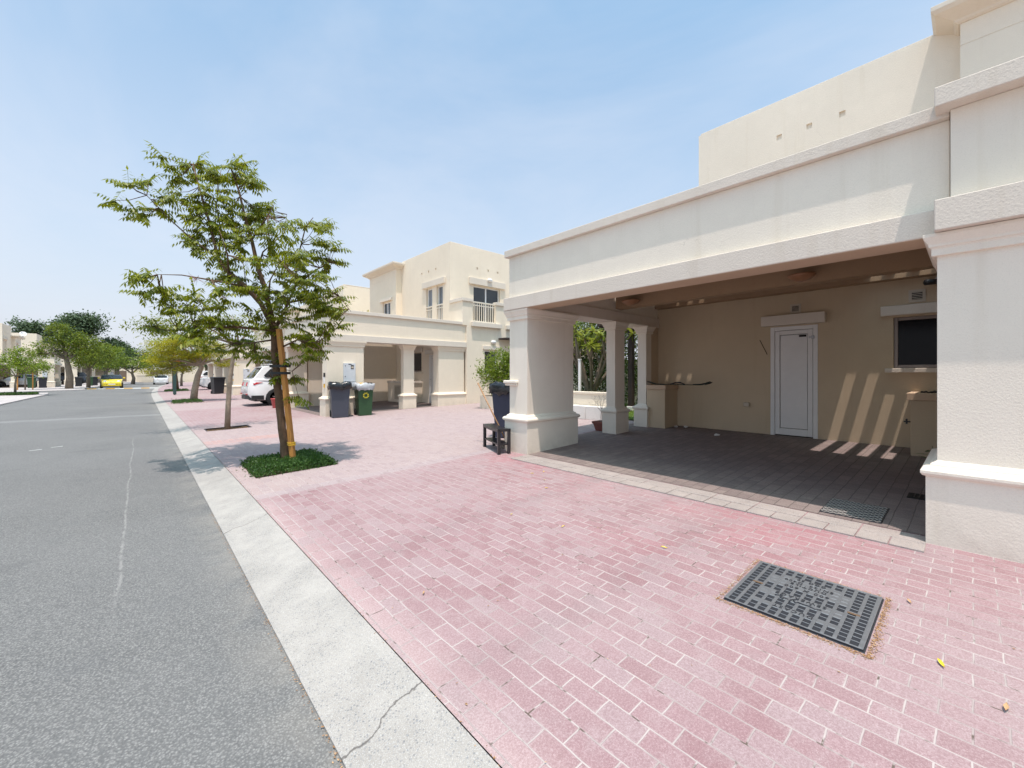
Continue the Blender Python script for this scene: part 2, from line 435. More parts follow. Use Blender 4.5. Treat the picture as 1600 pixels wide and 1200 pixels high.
M['kerb'] = concrete_mat('kerb_concrete', (.36, .335, .31), [(1.45, .28), (4.42, .42), (7.5, 1.3), (11.2, .3), (14.6, .2), (18, .3), (22, .2)])
M['threshold'] = concrete_mat('threshold_concrete', (.36, .305, .28))
M['pale_paving'] = concrete_mat('pale_pavement', (.47, .42, .41))
M['sand'] = plain('sandy_ground', (.36, .31, .26), .95, 0, .2, 1.2)
M['lawn'] = plain('lawn_base', (.07, .13, .02), .95, 0, .5, 30, .8)

# ------------------------------------------------------------------ terrain functions
KX0, KX1 = .58, .97
def off(y):
    return 0.0 if y < 35 else .0011 * (y - 35) ** 2
def slope(y):
    t = min(max((y - 6) / 6.0, 0), 1)
    return .035 * (1 - t) + .027 * t
def gz(x, y):
    return .08 + slope(y) * (max(0.0, min(x - off(y), 10.5) - KX1))

# ------------------------------------------------------------------ world, sun, camera
w = bpy.data.worlds.new('World'); scene.world = w; w.use_nodes = True
nt = w.node_tree
SUN = Vector((-.14, -.222, 1.0)).normalized()
elev = math.asin(SUN.z); azim = math.atan2(SUN.x, SUN.y)
class WN(NT):
    def __init__(s): s.t = nt; s.n = nt.nodes; s.l = nt.links
wn = WN(); bg = nt.nodes['Background']
sky = nt.nodes.new('ShaderNodeTexSky'); sky.sky_type = 'NISHITA'; sky.sun_disc = False
sky.sun_elevation = elev; sky.sun_rotation = azim
sky.altitude = 0; sky.air_density = 1.0; sky.dust_density = 3.2; sky.ozone_density = 1.2
tc = nt.nodes.new('ShaderNodeTexCoord')
gen = tc.outputs['Generated']; gs = wn.sep(gen)
zc = wn.math('MAXIMUM', gs[2], .02)
# wispy high cloud, laid out on a plane overhead
cv = wn.comb(wn.math('DIVIDE', gs[0], wn.math('ADD', zc, .12)), wn.math('DIVIDE', gs[1], wn.math('ADD', zc, .12)), 0.0)
cl = wn.noise(wn.mapping(cv, (.55, .35, 1), (0, 0, .6)), 1.6, 6, .58, .5)
cl = wn.rng(cl, .42, .80, 0, .62)
haze = wn.rng(gs[2], 0.0, .72, .96, 0.08)
c = sky.outputs[0]
c = wn.mix(1.0, c, (1.75, 2.55, 2.52), 'MULTIPLY')
c = wn.mix(haze, c, (7.7, 7.8, 8.7))
c = wn.mix(cl, c, (7.9, 8.4, 9.5))
wn.l.new(c, bg.inputs[0]); bg.inputs[1].default_value = .104

sun = bpy.data.lights.new('sun', 'SUN'); sun.energy = 4.5; sun.angle = R_(.53); sun.color = (1, .87, .80)
so = bpy.data.objects.new('sun', sun); COL.objects.link(so)
so.rotation_euler = (-SUN).to_track_quat('-Z', 'Y').to_euler()

cam = bpy.data.cameras.new('camera'); cam.sensor_width = 36; cam.lens = 647 / 1600 * 36
cam.shift_y = -15 / 1600; cam.clip_start = .05; cam.clip_end = 2000
co = bpy.data.objects.new('camera', cam); COL.objects.link(co)
co.location = (0, 0, 1.5); TH = math.atan2(581, 647)
co.rotation_euler = (R_(90), 0, -TH)
scene.camera = co
scene.view_settings.view_transform = 'Standard'; scene.view_settings.look = 'None'; scene.view_settings.exposure = 0
RGT = Vector((math.cos(TH), -math.sin(TH), 0)); DEP = Vector((math.sin(TH), math.cos(TH), 0))

# ------------------------------------------------------------------ ground, road, kerb, paving
mb = MB(); mb.add([(-600, -600, -.06), (600, -600, -.06), (600, 600, -.06), (-600, 600, -.06)], [(0, 1, 2, 3)])
structure(mb.build('ground', M['sand']))
ys = [-14 + i for i in range(0, 150)]
mb = MB()
for y in ys:
    y1 = y + 1
    mb.add([(-70, y, 0), (KX0 + off(y) + .01, y, 0), (KX0 + off(y1) + .01, y1, 0), (-70, y1, 0)], [(0, 1, 2, 3)])
structure(mb.build('road', M['asphalt']))
mb = MB()
prof = [(KX0, -.03), (KX0, .012), (KX0 + .03, .022), (KX0 + .14, .034), (KX0 + .26, .055), (KX0 + .36, .076), (KX1 - .003, .081), (KX1 - .002, .03)]
for y in ys[:105]:
    for (xa, za), (xb, zb) in zip(prof[:-1], prof[1:]):
        mb.add([(xa + off(y), y, za), (xb + off(y), y, zb), (xb + off(y + 1), y + 1, zb), (xa + off(y + 1), y + 1, za)], [(0, 1, 2, 3)], 0, True)
structure(mb.build('kerb', M['kerb'], recalc=False))
# paved forecourt, with the tree pits left open
pits = [(1.17, 2.27, 6.50, 7.75), (1.22, 2.2, 12.66, 13.34)]
mb = MB()
xs = [KX1 + .003, 1.17, 1.22, 1.7, 2.2, 2.27, 3, 4, 5, 6.5, 8, 10.5, 14, 20, 34]
yb = sorted(set([-14, -10, -6, -3, -1, 0, 1, 2, 3, 4, 5, 6, 6.5, 7.75, 8.5, 9.5, 10.5, 11.5, 12, 12.66, 13.34, 14] + list(range(15, 92))))
for y0, y1 in zip(yb[:-1], yb[1:]):
    for x0, x1 in zip(xs[:-1], xs[1:]):
        cx, cy = (x0 + x1) / 2, (y0 + y1) / 2
        if any(a < cx < b and c_ < cy < d for a, b, c_, d in pits): continue
        q = [(x + off(y), y, gz(x + off(y), y)) for x, y in ((x0, y0), (x1, y0), (x1, y1), (x0, y1))]
        mb.add(q, [(0, 1, 2, 3)])
structure(mb.build('forecourt_paving', M['pavers'], recalc=False))
# carport floor and its sill of pale setts
mb = MB()
def sheet(mb, x0, x1, y0, y1, lift, nx=6, ny=6):
    for i in range(nx):
        for j in range(ny):
            q = []
            for a, b in ((i, j), (i + 1, j), (i + 1, j + 1), (i, j + 1)):
                x = x0 + (x1 - x0) * a / nx; y = y0 + (y1 - y0) * b / ny
                q.append((x, y, gz(x, y) + lift))
            mb.add(q, [(0, 1, 2, 3)])
sheet(mb, 4.66, 8.95, -.6, 5.34, .004)
structure(mb.build('carport_floor', M['floor'], recalc=False))
mb = MB()
y = .24
while y < 4.78:
    for (a, b) in ((4.26, 4.452), (4.46, 4.654)):
        L = .20 if a < 4.4 else .42
        y1 = min(y + L - .008, 4.78)
        z = gz(4.45, y)
        dz = random.uniform(-.001, .002)
        if a < 4.4:
            mb.box(a, b, y, y1, z - .03, z + .007 + dz)
        elif int(round((y - .24) / .2)) % 2 == 0:
            mb.box(a, b, y, min(y + .392, 4.78), z - .03, z + .008 + dz)
    y += .2
structure(mb.build('threshold_strip', M['threshold'], bevel=.003, segs=1))
mb = MB(); sheet(mb, 4.3, 9.1, 13.7, 18.1, .004); sheet(mb, 4.3, 9.1, 18.5, 23.2, .004)
structure(mb.build('carport_floor', M['floor'], recalc=False))
# left side: corner pavement, far pavement
mb = MB()
def slab(mb, poly, z0, z1):
    mb.prism(poly, 'z', z0, z1)
slab(mb, [(-5.0, -14), (-5.0, 39.9), (-4.98, 45), (-5.4, 48.6), (-6.0, 48.4), (-7.4, 46.2), (-13, 40), (-40, 12), (-60, -14)], -.05, .07)
structure(mb.build('corner_pavement', M['pale_paving'], bevel=.02, segs=2))
mb = MB()
poly = [(-3.9, 57.2), (-4.6, 56.0), (-8.4, 52.6), (-16, 46), (-50, 18), (-90, 60), (-90, 140)]
poly += [(-5.05 + off(y) * 1.0, y) for y in (140, 120, 110, 100, 95, 90, 85, 80, 75, 70, 65, 61)]
slab(mb, poly, -.05, .07)
structure(mb.build('far_pavement', M['pale_paving'], bevel=.02, segs=2))
# grass verge strip on the far pavement and speed hump with painted blocks
mb = MB()
for i in range(8):
    x0 = -4.0 + i * .68
    ya = 60.2 - .02 * i
    mb.prism([(ya - .5, .004), (ya - .3, .045), (ya + .3, .045), (ya + .5, .004)], 'x', x0, x0 + .68, i % 2)
structure(mb.build('speed_hump', [plain('hump_yellow', (.62, .33, .03), .7), plain('hump_white', (.62, .62, .6), .7)]))
mb = MB()
for (x, y, wd, h) in ((-1.62, 12.35, .16, .03), (-1.36, 12.6, .16, .025)):
    mb.add([(x, y - h, .004), (x + wd, y - h + .06, .004), (x + wd, y + h + .10, .004), (x, y + h, .004)], [(0, 1, 2, 3)])
structure(mb.build('paint_mark', plain('worn_white_paint', (.40, .40, .39), .8)))

# ------------------------------------------------------------------ manhole cover
MX, MY = 2.96, .685
mh = thing('manhole_cover', 'black cast iron manhole cover with gridded lettered face in the pink pavers', 'manhole cover', (MX, MY, gz(MX, MY)), 0)
mh.rotation_euler = (0, -math.atan(.035), 0)
H = .325
mb = MB()
mb.box(-H - .010, H + .010, -H - .008, H + .004, -.03, .002)
mb.build('frame', M['iron_dark'], mh, bevel=.003)
mb = MB(); mb.box(-H, H, -H, H, -.01, .010); mb.build('base_plate', M['iron_dark'], mh, bevel=.004)
mb = MB()
N = 12; pit_y = 2 * (H - .012) / N
zt = .0145
for i in range(N + 1):
    y = -H + .012 + i * pit_y
    mb.box(-H + .010, H - .010, y - .0085, y + .0085, .0095, zt)
nx = 15; pit_x = 2 * (H - .014) / nx
def solid_cell(i, k):
    # central lettered panel: rows of plain plate between the ribs
    return 2 <= i <= 9 and k in (2, 5, 6, 9, 10, 11) or (3 <= i <= 8 and k in (12,))
for i in range(N):
    y0 = -H + .012 + i * pit_y + .0085; y1 = y0 + pit_y - .017
    for k in range(nx):
        x0 = -H + .014 + k * pit_x
        mb.box(x0 + pit_x - .0035, x0 + pit_x + .0015, y0, y1, .0095, zt - .0012)
        if solid_cell(i, k): mb.box(x0 + .0015, x0 + pit_x - .0035, y0, y1, .0095, zt - .0006)
mb.box(-H, H, H - .0118, H, .0101, zt - .0003); mb.box(-H, H, -H, -H + .0118, .0101, zt - .0003); mb.box(-H, -H + .0095, -H, H, .0101, zt); mb.box(H - .0095, H, -H, H, .0101, zt)
mb.build('grid', M['iron_worn'], mh, bevel=.0012, segs=1)
def lettering(text, lx, size, parent, ly=0.0, name='lettering'):
    cu = bpy.data.curves.new('txt', 'FONT'); cu.body = text; cu.size = size; cu.align_x = 'CENTER'; cu.align_y = 'CENTER'
    cu.extrude = .0012; cu.space_character = 1.3; cu.resolution_u = 2
    ob = bpy.data.objects.new('txt', cu); COL.objects.link(ob)
    dg = bpy.context.evaluated_depsgraph_get(); me = bpy.data.meshes.new_from_object(ob.evaluated_get(dg))
    bpy.data.objects.remove(ob); bpy.data.curves.remove(cu)
    me.materials.clear(); me.materials.append(M['iron_dark'])
    o = bpy.data.objects.new(name, me); COL.objects.link(o); o.parent = parent
    o.location = (lx, ly, zt + .0012); o.rotation_euler = (0, 0, R_(90))
    return o
def krow(k): return -H + .014 + (k + .5) * pit_x
lettering('DUCAST', krow(2), .042, mh)
lettering('SEWERAGE', krow(6) - .004, .042, mh)
lettering('600 X 600', krow(9), .042, mh)
lettering('DUCTILE', krow(10) + .006, .038, mh)
lettering('EN124', krow(11), .036, mh, -.06)
lettering('D400', krow(11), .036, mh, .085)
lettering('GGG 50', krow(12), .036, mh)
# flowing arabic word between the two lines, drawn as raised strokes
mb = MB()
def stroke(pts, r=.0042):
    mb.tube([(krow(5) - .004 - b, a, zt + .0012) for a, b in pts], r, 6)
stroke([(-.11, .0), (-.08, .012), (-.05, .002), (-.02, .004), (.0, .004)])
stroke([(.0, .004), (.012, .016), (.02, .004), (.03, -.012), (.018, -.018)])
stroke([(.035, -.004), (.04, .02)])
stroke([(.05, .004), (.075, .002), (.09, .014), (.075, .018), (.07, .004), (.10, -.008), (.12, .004)])
stroke([(-.06, -.012), (-.052, -.012)], .004); stroke([(.085, -.02), (.098, -.02)], .004)
mb.build('lettering', M['iron_dark'], mh)
for (x, y) in ((.0, -.24), (.0, .24)):
    mb = MB(); mb.box(x - .009, x + .009, y - .028, y + .028, .0138, zt + .0006)
    mb.build('lifting_slot', plain('rust', (.14, .085, .05), .9), mh)
def scatter_bits(mb, n, fn, s0, s1, lift=.003):
    for _ in range(n):
        x, y = fn(); a = random.uniform(0, 6.28); L = random.uniform(s0, s1); Wd = L * random.uniform(.25, .6)
        z = gz(x, y) if x > KX1 else (.075 if x > .9 else 0.004)
        z += lift + random.uniform(0, .006)
        ca, sa = math.cos(a), math.sin(a); t = random.uniform(-.3, .3) * L
        mb.add([(x - ca * L / 2, y - sa * L / 2, z), (x + sa * Wd / 2, y - ca * Wd / 2, z + abs(t) * .3), (x + ca * L / 2, y + sa * L / 2, z + t * .2 + .001), (x - sa * Wd / 2, y + ca * Wd / 2, z)], [(0, 1, 2, 3)], random.choice((0, 0, 1)))
mb = MB()
def around():
    e = random.random(); t = random.uniform(-.36, .36); wgt = .000 + abs(random.gauss(0, .016))
    if e < .33: return MX + t, MY - .34 - wgt
    if e < .66: return MX - .34 - wgt, MY + t
    if e < .84: return MX + t, MY + .34 + wgt
    return MX + .34 + wgt, MY + t
scatter_bits(mb, 2600, around, .004, .013, .0)
def edge1():
    return KX1 + random.gauss(.002, .010), random.uniform(.6, 9)
scatter_bits(mb, 420, edge1, .004, .014, .0)
def edge2():
    return KX0 + random.gauss(-.008, .010), random.uniform(.7, 5.5) ** 1.0
scatter_bits(mb, 650, edge2, .004, .014, .0)
def tiny():
    return random.uniform(1, 4.6), random.uniform(-.6, 6)
scatter_bits(mb, 170, tiny, .006, .018, .002)
o = mb.build('leaf_debris', [M['debris'], M['leaf_tan']], recalc=False); o['kind'] = 'stuff'
# second, dull cover half inside the carport
m2 = thing('drain_grating', 'dusty steel diamond grating half in shadow at the carport edge', 'grating', (4.99, .745, gz(4.99, .745)))
m2.rotation_euler = (0, -math.atan(.035), 0)
mb = MB(); mb.box(-.26, .26, -.22, .22, -.02, .010); mb.build('frame', M['iron_dark'], m2, bevel=.002)
mb = MB()
for sgn in (-1, 1):
    for i in range(-9, 10):
        c_ = i * .047
        pts = []
        for t in (-.25, .25):
            pts.append((t, c_ + sgn * t * .75))
        (xa, ya), (xb, yb_) = pts
        def clip(x, y): return x, max(-.21, min(.21, y))
        if (ya > .21 and yb_ > .21) or (ya < -.21 and yb_ < -.21): continue
        # clip to the frame
        k = sgn * .75
        t0, t1 = -.25, .25
        lo, hi = sorted(((-.21 - c_) / k, (.21 - c_) / k)); t0 = max(t0, lo); t1 = min(t1, hi)
        if t1 - t0 < .01: continue
        mb.tube([(t0, c_ + k * t0, .012), (t1, c_ + k * t1, .012)], .0035, 4, 0, False)
mb.build('grid', plain('dusty_steel', (.36, .34, .32), .7, .3, .2), m2)
m3 = thing('floor_drain', 'small square dark floor drain beside the near carport column', 'drain', (5.9, .33, gz(5.9, .33)))
mb = MB(); mb.box(-.12, .12, -.12, .12, -.03, .008); mb.box(-.09, .09, -.09, .09, .0081, .0095); mb.build('drain_plate', M['slit'], m3, bevel=.002)
mb = MB()
for i in range(5): mb.box(-.085, .085, -.08 + i * .036, -.07 + i * .036, .0095, .013)
mb.build('grille', M['iron_dark'], m3)

# ------------------------------------------------------------------ houses
PIL = [(-.45, .06), (.52, .06), (.527, .078), (.545, .089), (.563, .089), (.582, .078), (.590, .062), (.596, .040), (.612, .036), (.628, .014), (.64, 0)]
CAP = [(0, 0), (.004, .03), (.055, .03), (.058, .034), (.066, .036), (.070, .045), (.090, .047), (.130, .068), (.145, .075), (.168, .075)]
ZB = 2.575       # underside of the beam, above datum z = 0
def pillar(par, zg, sx, sy, u0, u1, v0, v1, mat, cap=True, ztop=ZB):
    """u0..v1 are the shaft; base and capital project from it"""
    mb = MB(sx, sy, 0)
    prof = [(z, o) for z, o in PIL]
    zc = ztop - zg - .172
    if cap: prof += [(zc + a, b) for a, b in CAP]
    else: prof += [(ztop - zg - .002, 0)]
    mb.rect_loft(u0, u1, v0, v1, prof)
    return mb.build('carport_pillar', mat, par, bevel=.006, segs=2)

def window_part(par, sx, sy, plane, pos, a0, a1, z0, z1, zg, frame, pane, mull=1, depth=.10, lintel=True, sill=True, trim=None, ld=.06, lh=.19, ext=.12, face=-1, curtain=False):
    """plane 'u': window lies in plane u=pos facing -u; 'v': plane v=pos facing -v. a0..a1 along the other axis."""
    def bx(mb, p0, p1, b0, b1, c0, c1, mi=0):
        if plane == 'u': mb.box(p0, p1, b0, b1, c0, c1, mi)
        else: mb.box(b0, b1, p0, p1, c0, c1, mi)
    f = MB(sx, sy, zg); t = .05
    p0, p1 = pos - .004, pos + .05
    bx(f, p0, p1, a0, a0 + t, z0, z1); bx(f, p0, p1, a1 - t, a1, z0, z1)
    bx(f, p0, p1, a0 + t, a1 - t, z0, z0 + t); bx(f, p0, p1, a0 + t, a1 - t, z1 - t, z1)
    for k in range(1, mull + 1):
        c = a0 + (a1 - a0) * k / (mull + 1)
        bx(f, p0 + .006, p1, c - .035, c + .035, z0 + t, z1 - t)
    wobj = f.build('window', frame, par, bevel=.005, segs=1)
    g = MB(sx, sy, zg)
    for k in range(mull + 1):
        c0 = a0 + (a1 - a0) * k / (mull + 1); c1 = a0 + (a1 - a0) * (k + 1) / (mull + 1)
        bx(g, pos + .020, pos + .028, c0 + .036, c1 - .036, z0 + t, z1 - t)
    g.build('pane', pane, wobj)
    if lintel:
        l = MB(sx, sy, zg); bx(l, pos - depth - ld, pos - .0005, a0 - ext, a1 + ext, z1 + .03, z1 + .03 + lh)
        l.build('lintel', trim, wobj, bevel=.008)
    if sill:
        l = MB(sx, sy, zg); bx(l, pos - depth - .05, pos - .0005, a0 - .10, a1 + .10, z0 - .07, z0 - .004)
        l.build('sill', trim, wobj, bevel=.006)
    return wobj

def recess_wall(mb, plane, pos, a0, a1, z0, z1, holes, thick=.10):
    """skin of wall of given thickness in front of pos, with rectangular holes [(b0,b1,c0,c1)]"""
    As = sorted(set([a0, a1] + [h[0] for h in holes] + [h[1] for h in holes]))
    Zs = sorted(set([z0, z1] + [h[2] for h in holes] + [h[3] for h in holes]))
    for i in range(len(As) - 1):
        for j in range(len(Zs) - 1):
            ca, cz = (As[i] + As[i + 1]) / 2, (Zs[j] + Zs[j + 1]) / 2
            if any(h[0] < ca < h[1] and h[2] < cz < h[3] for h in holes): continue
            b = (As[i], As[i + 1]); z = (Zs[j], Zs[j + 1])
            if plane == 'u': mb.box(pos - thick, pos, *b, *z)
            else: mb.box(*b, pos - thick, pos, *z)

def railing(par, sx, sy, zg, u0, u1, v, z0, z1, mat, axis='u', step=.11):
    mb = MB(sx, sy, zg)
    def bx(a0, a1, c0, c1, t):
        if axis == 'u': mb.box(a0, a1, v - t, v + t, c0, c1)
        else: mb.box(v - t, v + t, a0, a1, c0, c1)
    bx(u0, u1, z1 - .05, z1, .025); bx(u0, u1, z0 + .05, z0 + .09, .02); bx(u0, u1, z1 - .17, z1 - .14, .014)
    a = u0 + .03; k = 0
    while a < u1 - .01:
        bx(a - .014, a + .014, z0 + .09, z1 - .05, .013)
        a += step
    return mb.build('railing', mat, par)

def louvre_doors(par, sx, sy, zg, u, v0, v1, z0, z1):
    mid = (v0 + v1) / 2
    for a, b in ((v0, mid - .01), (mid + .01, v1)):
        mb = MB(sx, sy, zg); t = .05
        mb.box(u - .035, u, a, a + t, z0, z1); mb.box(u - .035, u, b - t, b, z0, z1)
        mb.box(u - .035, u, a + t, b - t, z0, z0 + t); mb.box(u - .035, u, a + t, b - t, z1 - t, z1)
        zz = z0 + t + .01
        while zz < z1 - t - .02:
            mb.add([(u - .032, a + t, zz), (u - .032, b - t, zz), (u - .008, b - t, zz + .035), (u - .008, a + t, zz + .035)], [(0, 1, 2, 3)])
            zz += .042
        mb.box(u - .006, u - .001, a + t, b - t, z0 + t, z1 - t, 1)
        mb.build('louvre_door', [M['louvre'], M['slit']], par)

def door_part(par, sx, sy, zg, u, v0, v1, z0, z1, flip=False, trim=None, lintel=True):
    t = .07
    mb = MB(sx, sy, zg)
    mb.box(u - .03, u + .03, v0, v0 + t, z0, z1); mb.box(u - .03, u + .03, v1 - t, v1, z0, z1); mb.box(u - .03, u + .03, v0 + t, v1 - t, z1 - t, z1)
    d = mb.build('door', M['door'], par, bevel=.004, segs=1)
    mb = MB(sx, sy, zg)
    a, b, c, e = v0 + t + .006, v1 - t - .006, z0 + .035, z1 - t - .006
    f = .075
    mb.box(u - .022, u + .018, a, a + f, c, e); mb.box(u - .022, u + .018, b - f, b, c, e)
    mb.box(u - .022, u + .018, a + f, b - f, c, c + .12); mb.box(u - .022, u + .018, a + f, b - f, e - f, e)
    mb.box(u - .010, u + .012, a + f + .008, b - f - .008, c + .128, e - f - .008)
    mb.build('door_leaf', M['door'], d, bevel=.004, segs=1)
    mb = MB(sx, sy, zg); mb.box(u + .013, u + .022, v0 + .02, v1 - .02, z0, z1 - .01); mb.build('door_gap', M['slit'], d)
    mb = MB(sx, sy, zg); q = (lambda t_: v0 + v1 - t_) if flip else (lambda t_: t_)
    mb.box(u - .045, u - .0225, q(a + .008), q(a + .055), e - .16, e - .13); mb.box(u - .055, u - .030, q(v0 + .05), q(a + .02), e - .17, e - .12)
    mb.build('hinge', M['metal'], d, bevel=.003)
    mb = MB(sx, sy, zg); mb.box(u - .028, u - .0225, q(a + f + .02), q(a + f + .13), e - f - .055, e - f - .02); mb.build('maker_label', M['slit'], d)
    if not flip:
      mb = MB(sx, sy, zg); mb.box(u - .06, u - .022, b - .05, b - .03, (z0 + z1) / 2 - .02, (z0 + z1) / 2 + .0); mb.box(u - .065, u - .05, b - .16, b - .03, (z0 + z1) / 2 - .018, (z0 + z1) / 2 - .002)
    if not flip: mb.build('handle', M['metal'], d, bevel=.003)
    if lintel:
        mb = MB(sx, sy, zg); mb.box(u - .16, u - .03, v0 - .125, v1 + .125, z1 + .02, z1 + .205); mb.build('lintel', trim, d, bevel=.008)
    return d

def vent_part(par, sx, sy, zg, u, v, z, s=.085):
    mb = MB(sx, sy, zg)
    mb.box(u - .018, u - .0005, v - s, v + s, z - s, z + s, 0)
    mb.box(u - .022, u - .0181, v - s * .62, v + s * .62, z - s * .62, z + s * .62, 1)
    for k in range(5):
        zz = z - s * .56 + k * s * .26
        mb.box(u - .030, u - .0221, v - s * .62, v + s * .62, zz, zz + s * .10, 0)
    mb.build('vent', [M['louvre'], M['slit']], par)

def bulkhead_lamp(par, sx, sy, zg, u, v, z, axis='v'):
    mb = MB(sx, sy, zg)
    prof = [(0.001, -.085), (.07, -.08), (.09, -.05), (.095, -.012), (.095, 0)]
    rings = []
    for r, dd in prof:
        ring = []
        for k in range(16):
            a = 2 * math.pi * k / 16
            ca, sa = r * 1.4 * math.cos(a), r * .8 * math.sin(a)
            ring.append((u + ca, v + dd, z + sa) if axis == 'v' else (u + dd, v + ca, z + sa))
        rings.append(ring)
    mb.loft(rings, 0, True)
    mb.build('wall_lamp', M['white'], par)

def house(P):
    """local u runs into the plot from the pillar fronts, v along the street from the pillar's outer side; z is absolute"""
    X0, Y0, su, sv, zg = P['X0'], P['Y0'], P['su'], P['sv'], P['zg']
    root = thing('house', P['label'], 'house', (X0, Y0, zg), 0, 'cream stucco houses along the street')
    wall, trim, ins = P['wall'], P['trim'], P['inside']
    ub, vc, vend = P['ub'], P['vc'], P['vend']
    near = P.get('near', False)
    A = (root, zg, su, sv)
    # -- pillars (shaft sizes)
    pillar(*A, .06, P['p1'] - .06, .06, .49, wall)
    pillar(*A, P['p2'][0] + .06, P['p2'][1] - .06, .28, .49, wall)
    pillar(*A, P['p3'][0] + .06, P['p3'][1] - .06, P.get('p3v', .11), .49, wall)
    # -- ground floor mass: back wall of the carport and the rooms behind
    mb = MB(su, sv, zg)
    v0w = P.get('v0wall', .16)
    holes = [(w_[0], w_[1], w_[2], w_[3]) for w_ in P.get('win_back', [])]
    d = P.get('door_v')
    if d: holes.append((d[0], d[1], -.2, d[2] - .03))
    recess_wall(mb, 'u', ub + .10, v0w, vend, -.5, 3.46, holes, .10)
    mb.box(ub + .104, ub + 9, v0w, vend, -.5, 3.46)
    if 'return' in P:
        mb.box(P['p3'][1] - .05, ub - .001, .29, .47, -.5, ZB)
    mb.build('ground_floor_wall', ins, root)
    # -- fascia beam: band, frieze, coping round the two open sides
    ve = P['vbeam']
    mb = MB(su, sv, zg)
    mb.box(-.03, .33, 0.0, ve, ZB, 2.783, 1); ube = P.get('ube', ub)
    mb.box(.331, ube - .002, 0.0, .50, ZB, 2.783, 1)
    mb.box(.04, .27, .07, ve, 2.7832, 3.474, 0); mb.box(.271, ube - .002, .07, .46, 2.7832, 3.474, 0)
    mb.box(-.02, .34, .01, ve, 3.4742, 3.587, 1); mb.box(.341, ube + .05, .01, .52, 3.4742, 3.587, 1)
    mb.build('carport_beam', [P.get('wall_face', wall), P.get('trim_face', trim)], root, bevel=.007)
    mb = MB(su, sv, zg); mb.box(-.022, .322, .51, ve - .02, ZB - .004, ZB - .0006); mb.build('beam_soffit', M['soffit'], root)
    # -- roof slab with open slots near the back wall
    mb = MB(su, sv, zg)
    s0, s1 = P['slot_u']
    ls = P.get('long_slot')
    vr = max(ve + .1, P['vroof'])
    if ls: mb.box(.271, s0 - .20, .46, ls[0], 3.06, 3.16); mb.box(.271, s0 - .20, ls[1], vr, 3.06, 3.16)
    else: mb.box(.271, s0 - .20, .46, vr, 3.06, 3.16)
    edges = sorted(P['slots'])
    cur = .46
    for a, b, ua in edges:
        mb.box(s0, s1, cur, a, 3.09, 3.15)
        if ua > s0 + .01: mb.box(s0, ua, a, b, 3.09, 3.15)
        cur = b
    mb.box(s0, s1, cur, P['vroof'], 3.09, 3.15)
    mb.box(s0 - .20, s0 - .001, .501, P['vroof'], 2.82, 3.18)
    mb.box(s1 + .001, ub - .001, .501, P['vroof'], 2.985, 3.3)
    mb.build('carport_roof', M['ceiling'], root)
    # -- party column with the bay above it
    pc = P.get('col')
    if pc:
        du = pc['du']; c0, c1 = vc + .06, pc['v1']
        mb = MB(su, sv, zg)
        prof = [(z, o) for z, o in PIL] + [(ZB + pc.get('dz', 0) - zg - .172 + a, b) for a, b in CAP]
        mb2 = MB(su, sv, 0); mb2.rect_loft(du + .06, pc['u1'], c0, c1, prof)
        mb2.build('party_column', P.get('col_wall', wall), root, bevel=.006)
        zt_ = ZB + pc.get('dz', 0)
        mb.box(du - .08, pc['u1'] + .2, vc - .02 + pc.get('bv', .09), c1 + .3, zt_, zt_ + .23, 1)
        mb.box(du + .06, pc['u1'] + .1, vc + .13, c1 + .2, zt_ + .2302, 3.474 + pc.get('dz2', 0), 0)
        mb.box(du - .07, pc['u1'] + .2, vc + .05, c1 + .3, 3.4742 + pc.get('dz2', 0), 3.62 + pc.get('dz2', 0), 1)
        mb.build('party_bay', [P.get('wall_face', wall), P.get('trim_face', trim)], root, bevel=.007)
        mb = MB(su, sv, zg); mb.box(pc['u1'] + .05, ub - .001, vc + .13 + pc.get('pw', 0), vc + .33 + pc.get('pw', 0), -.4, 3.4)
        mb.build('party_wall', ins, root)
    # -- upper storey block
    B = P['block']
    mb = MB(su, sv, zg)
    fh = [tuple(x) for x in B.get('front_holes', [])]; sh = [tuple(x) for x in B.get('side_holes', [])]
    small = []
    for (vv, zz) in B.get('weep_front', []): small.append((vv - .045, vv + .045, zz - .05, zz + .05))
    smalls = []
    for (uu, zz) in B.get('weep_side', []): smalls.append((uu - .045, uu + .045, zz - .05, zz + .05))
    recess_wall(mb, 'u', B['u'] + .12, B['v0'], B['v1'], 3.2, B['zt'], fh + small, .12)
    recess_wall(mb, 'v', B['v0'] + .12, B['u'] + .12, B['u'] + 7, 3.2, B['zt'], sh + smalls, .12)
    for q in small: mb.box(B['u'] + .035, B['u'] + .1215, q[0], q[1], q[2], q[3])
    for q in smalls: mb.box(q[0], q[1], B['v0'] + .035, B['v0'] + .1215, q[2], q[3])
    mb.box(B['u'] + .122, B['u'] + 7, B['v0'] + .122, B['v1'], 3.2, B['zt'] - .01)
    mb.build('upper_storey', P.get('wall_up', wall), root)
    mb = MB(su, sv, zg); mb.box(B['u'] + .03, B['u'] + 7, B['v0'] + .03, B['v1'], B['zt'], B['zt'] + .05); mb.build('parapet_cap', trim, root, bevel=.008)
    Wg = P.get('wing')
    if Wg:
        mb = MB(su, sv, zg)
        gz_ = Wg['zt'] - .33
        recess_wall(mb, 'u', Wg['u'] + .1, Wg['v0'], Wg['v1'], 3.2, gz_ - .008, [tuple(h) for h in Wg.get('holes', [])], .1)
        mb.box(Wg['u'] + .006, Wg['u'] + .1, Wg['v0'] + .006, Wg['v1'] - .006, gz_ - .008, gz_ + .006)
        mb.box(Wg['u'], Wg['u'] + .1, Wg['v0'], Wg['v1'], gz_ + .006, Wg['zt'])
        mb.box(Wg['u'] + .102, Wg['u'] + 6, Wg['v0'], Wg['v1'], 3.2, Wg['zt'])
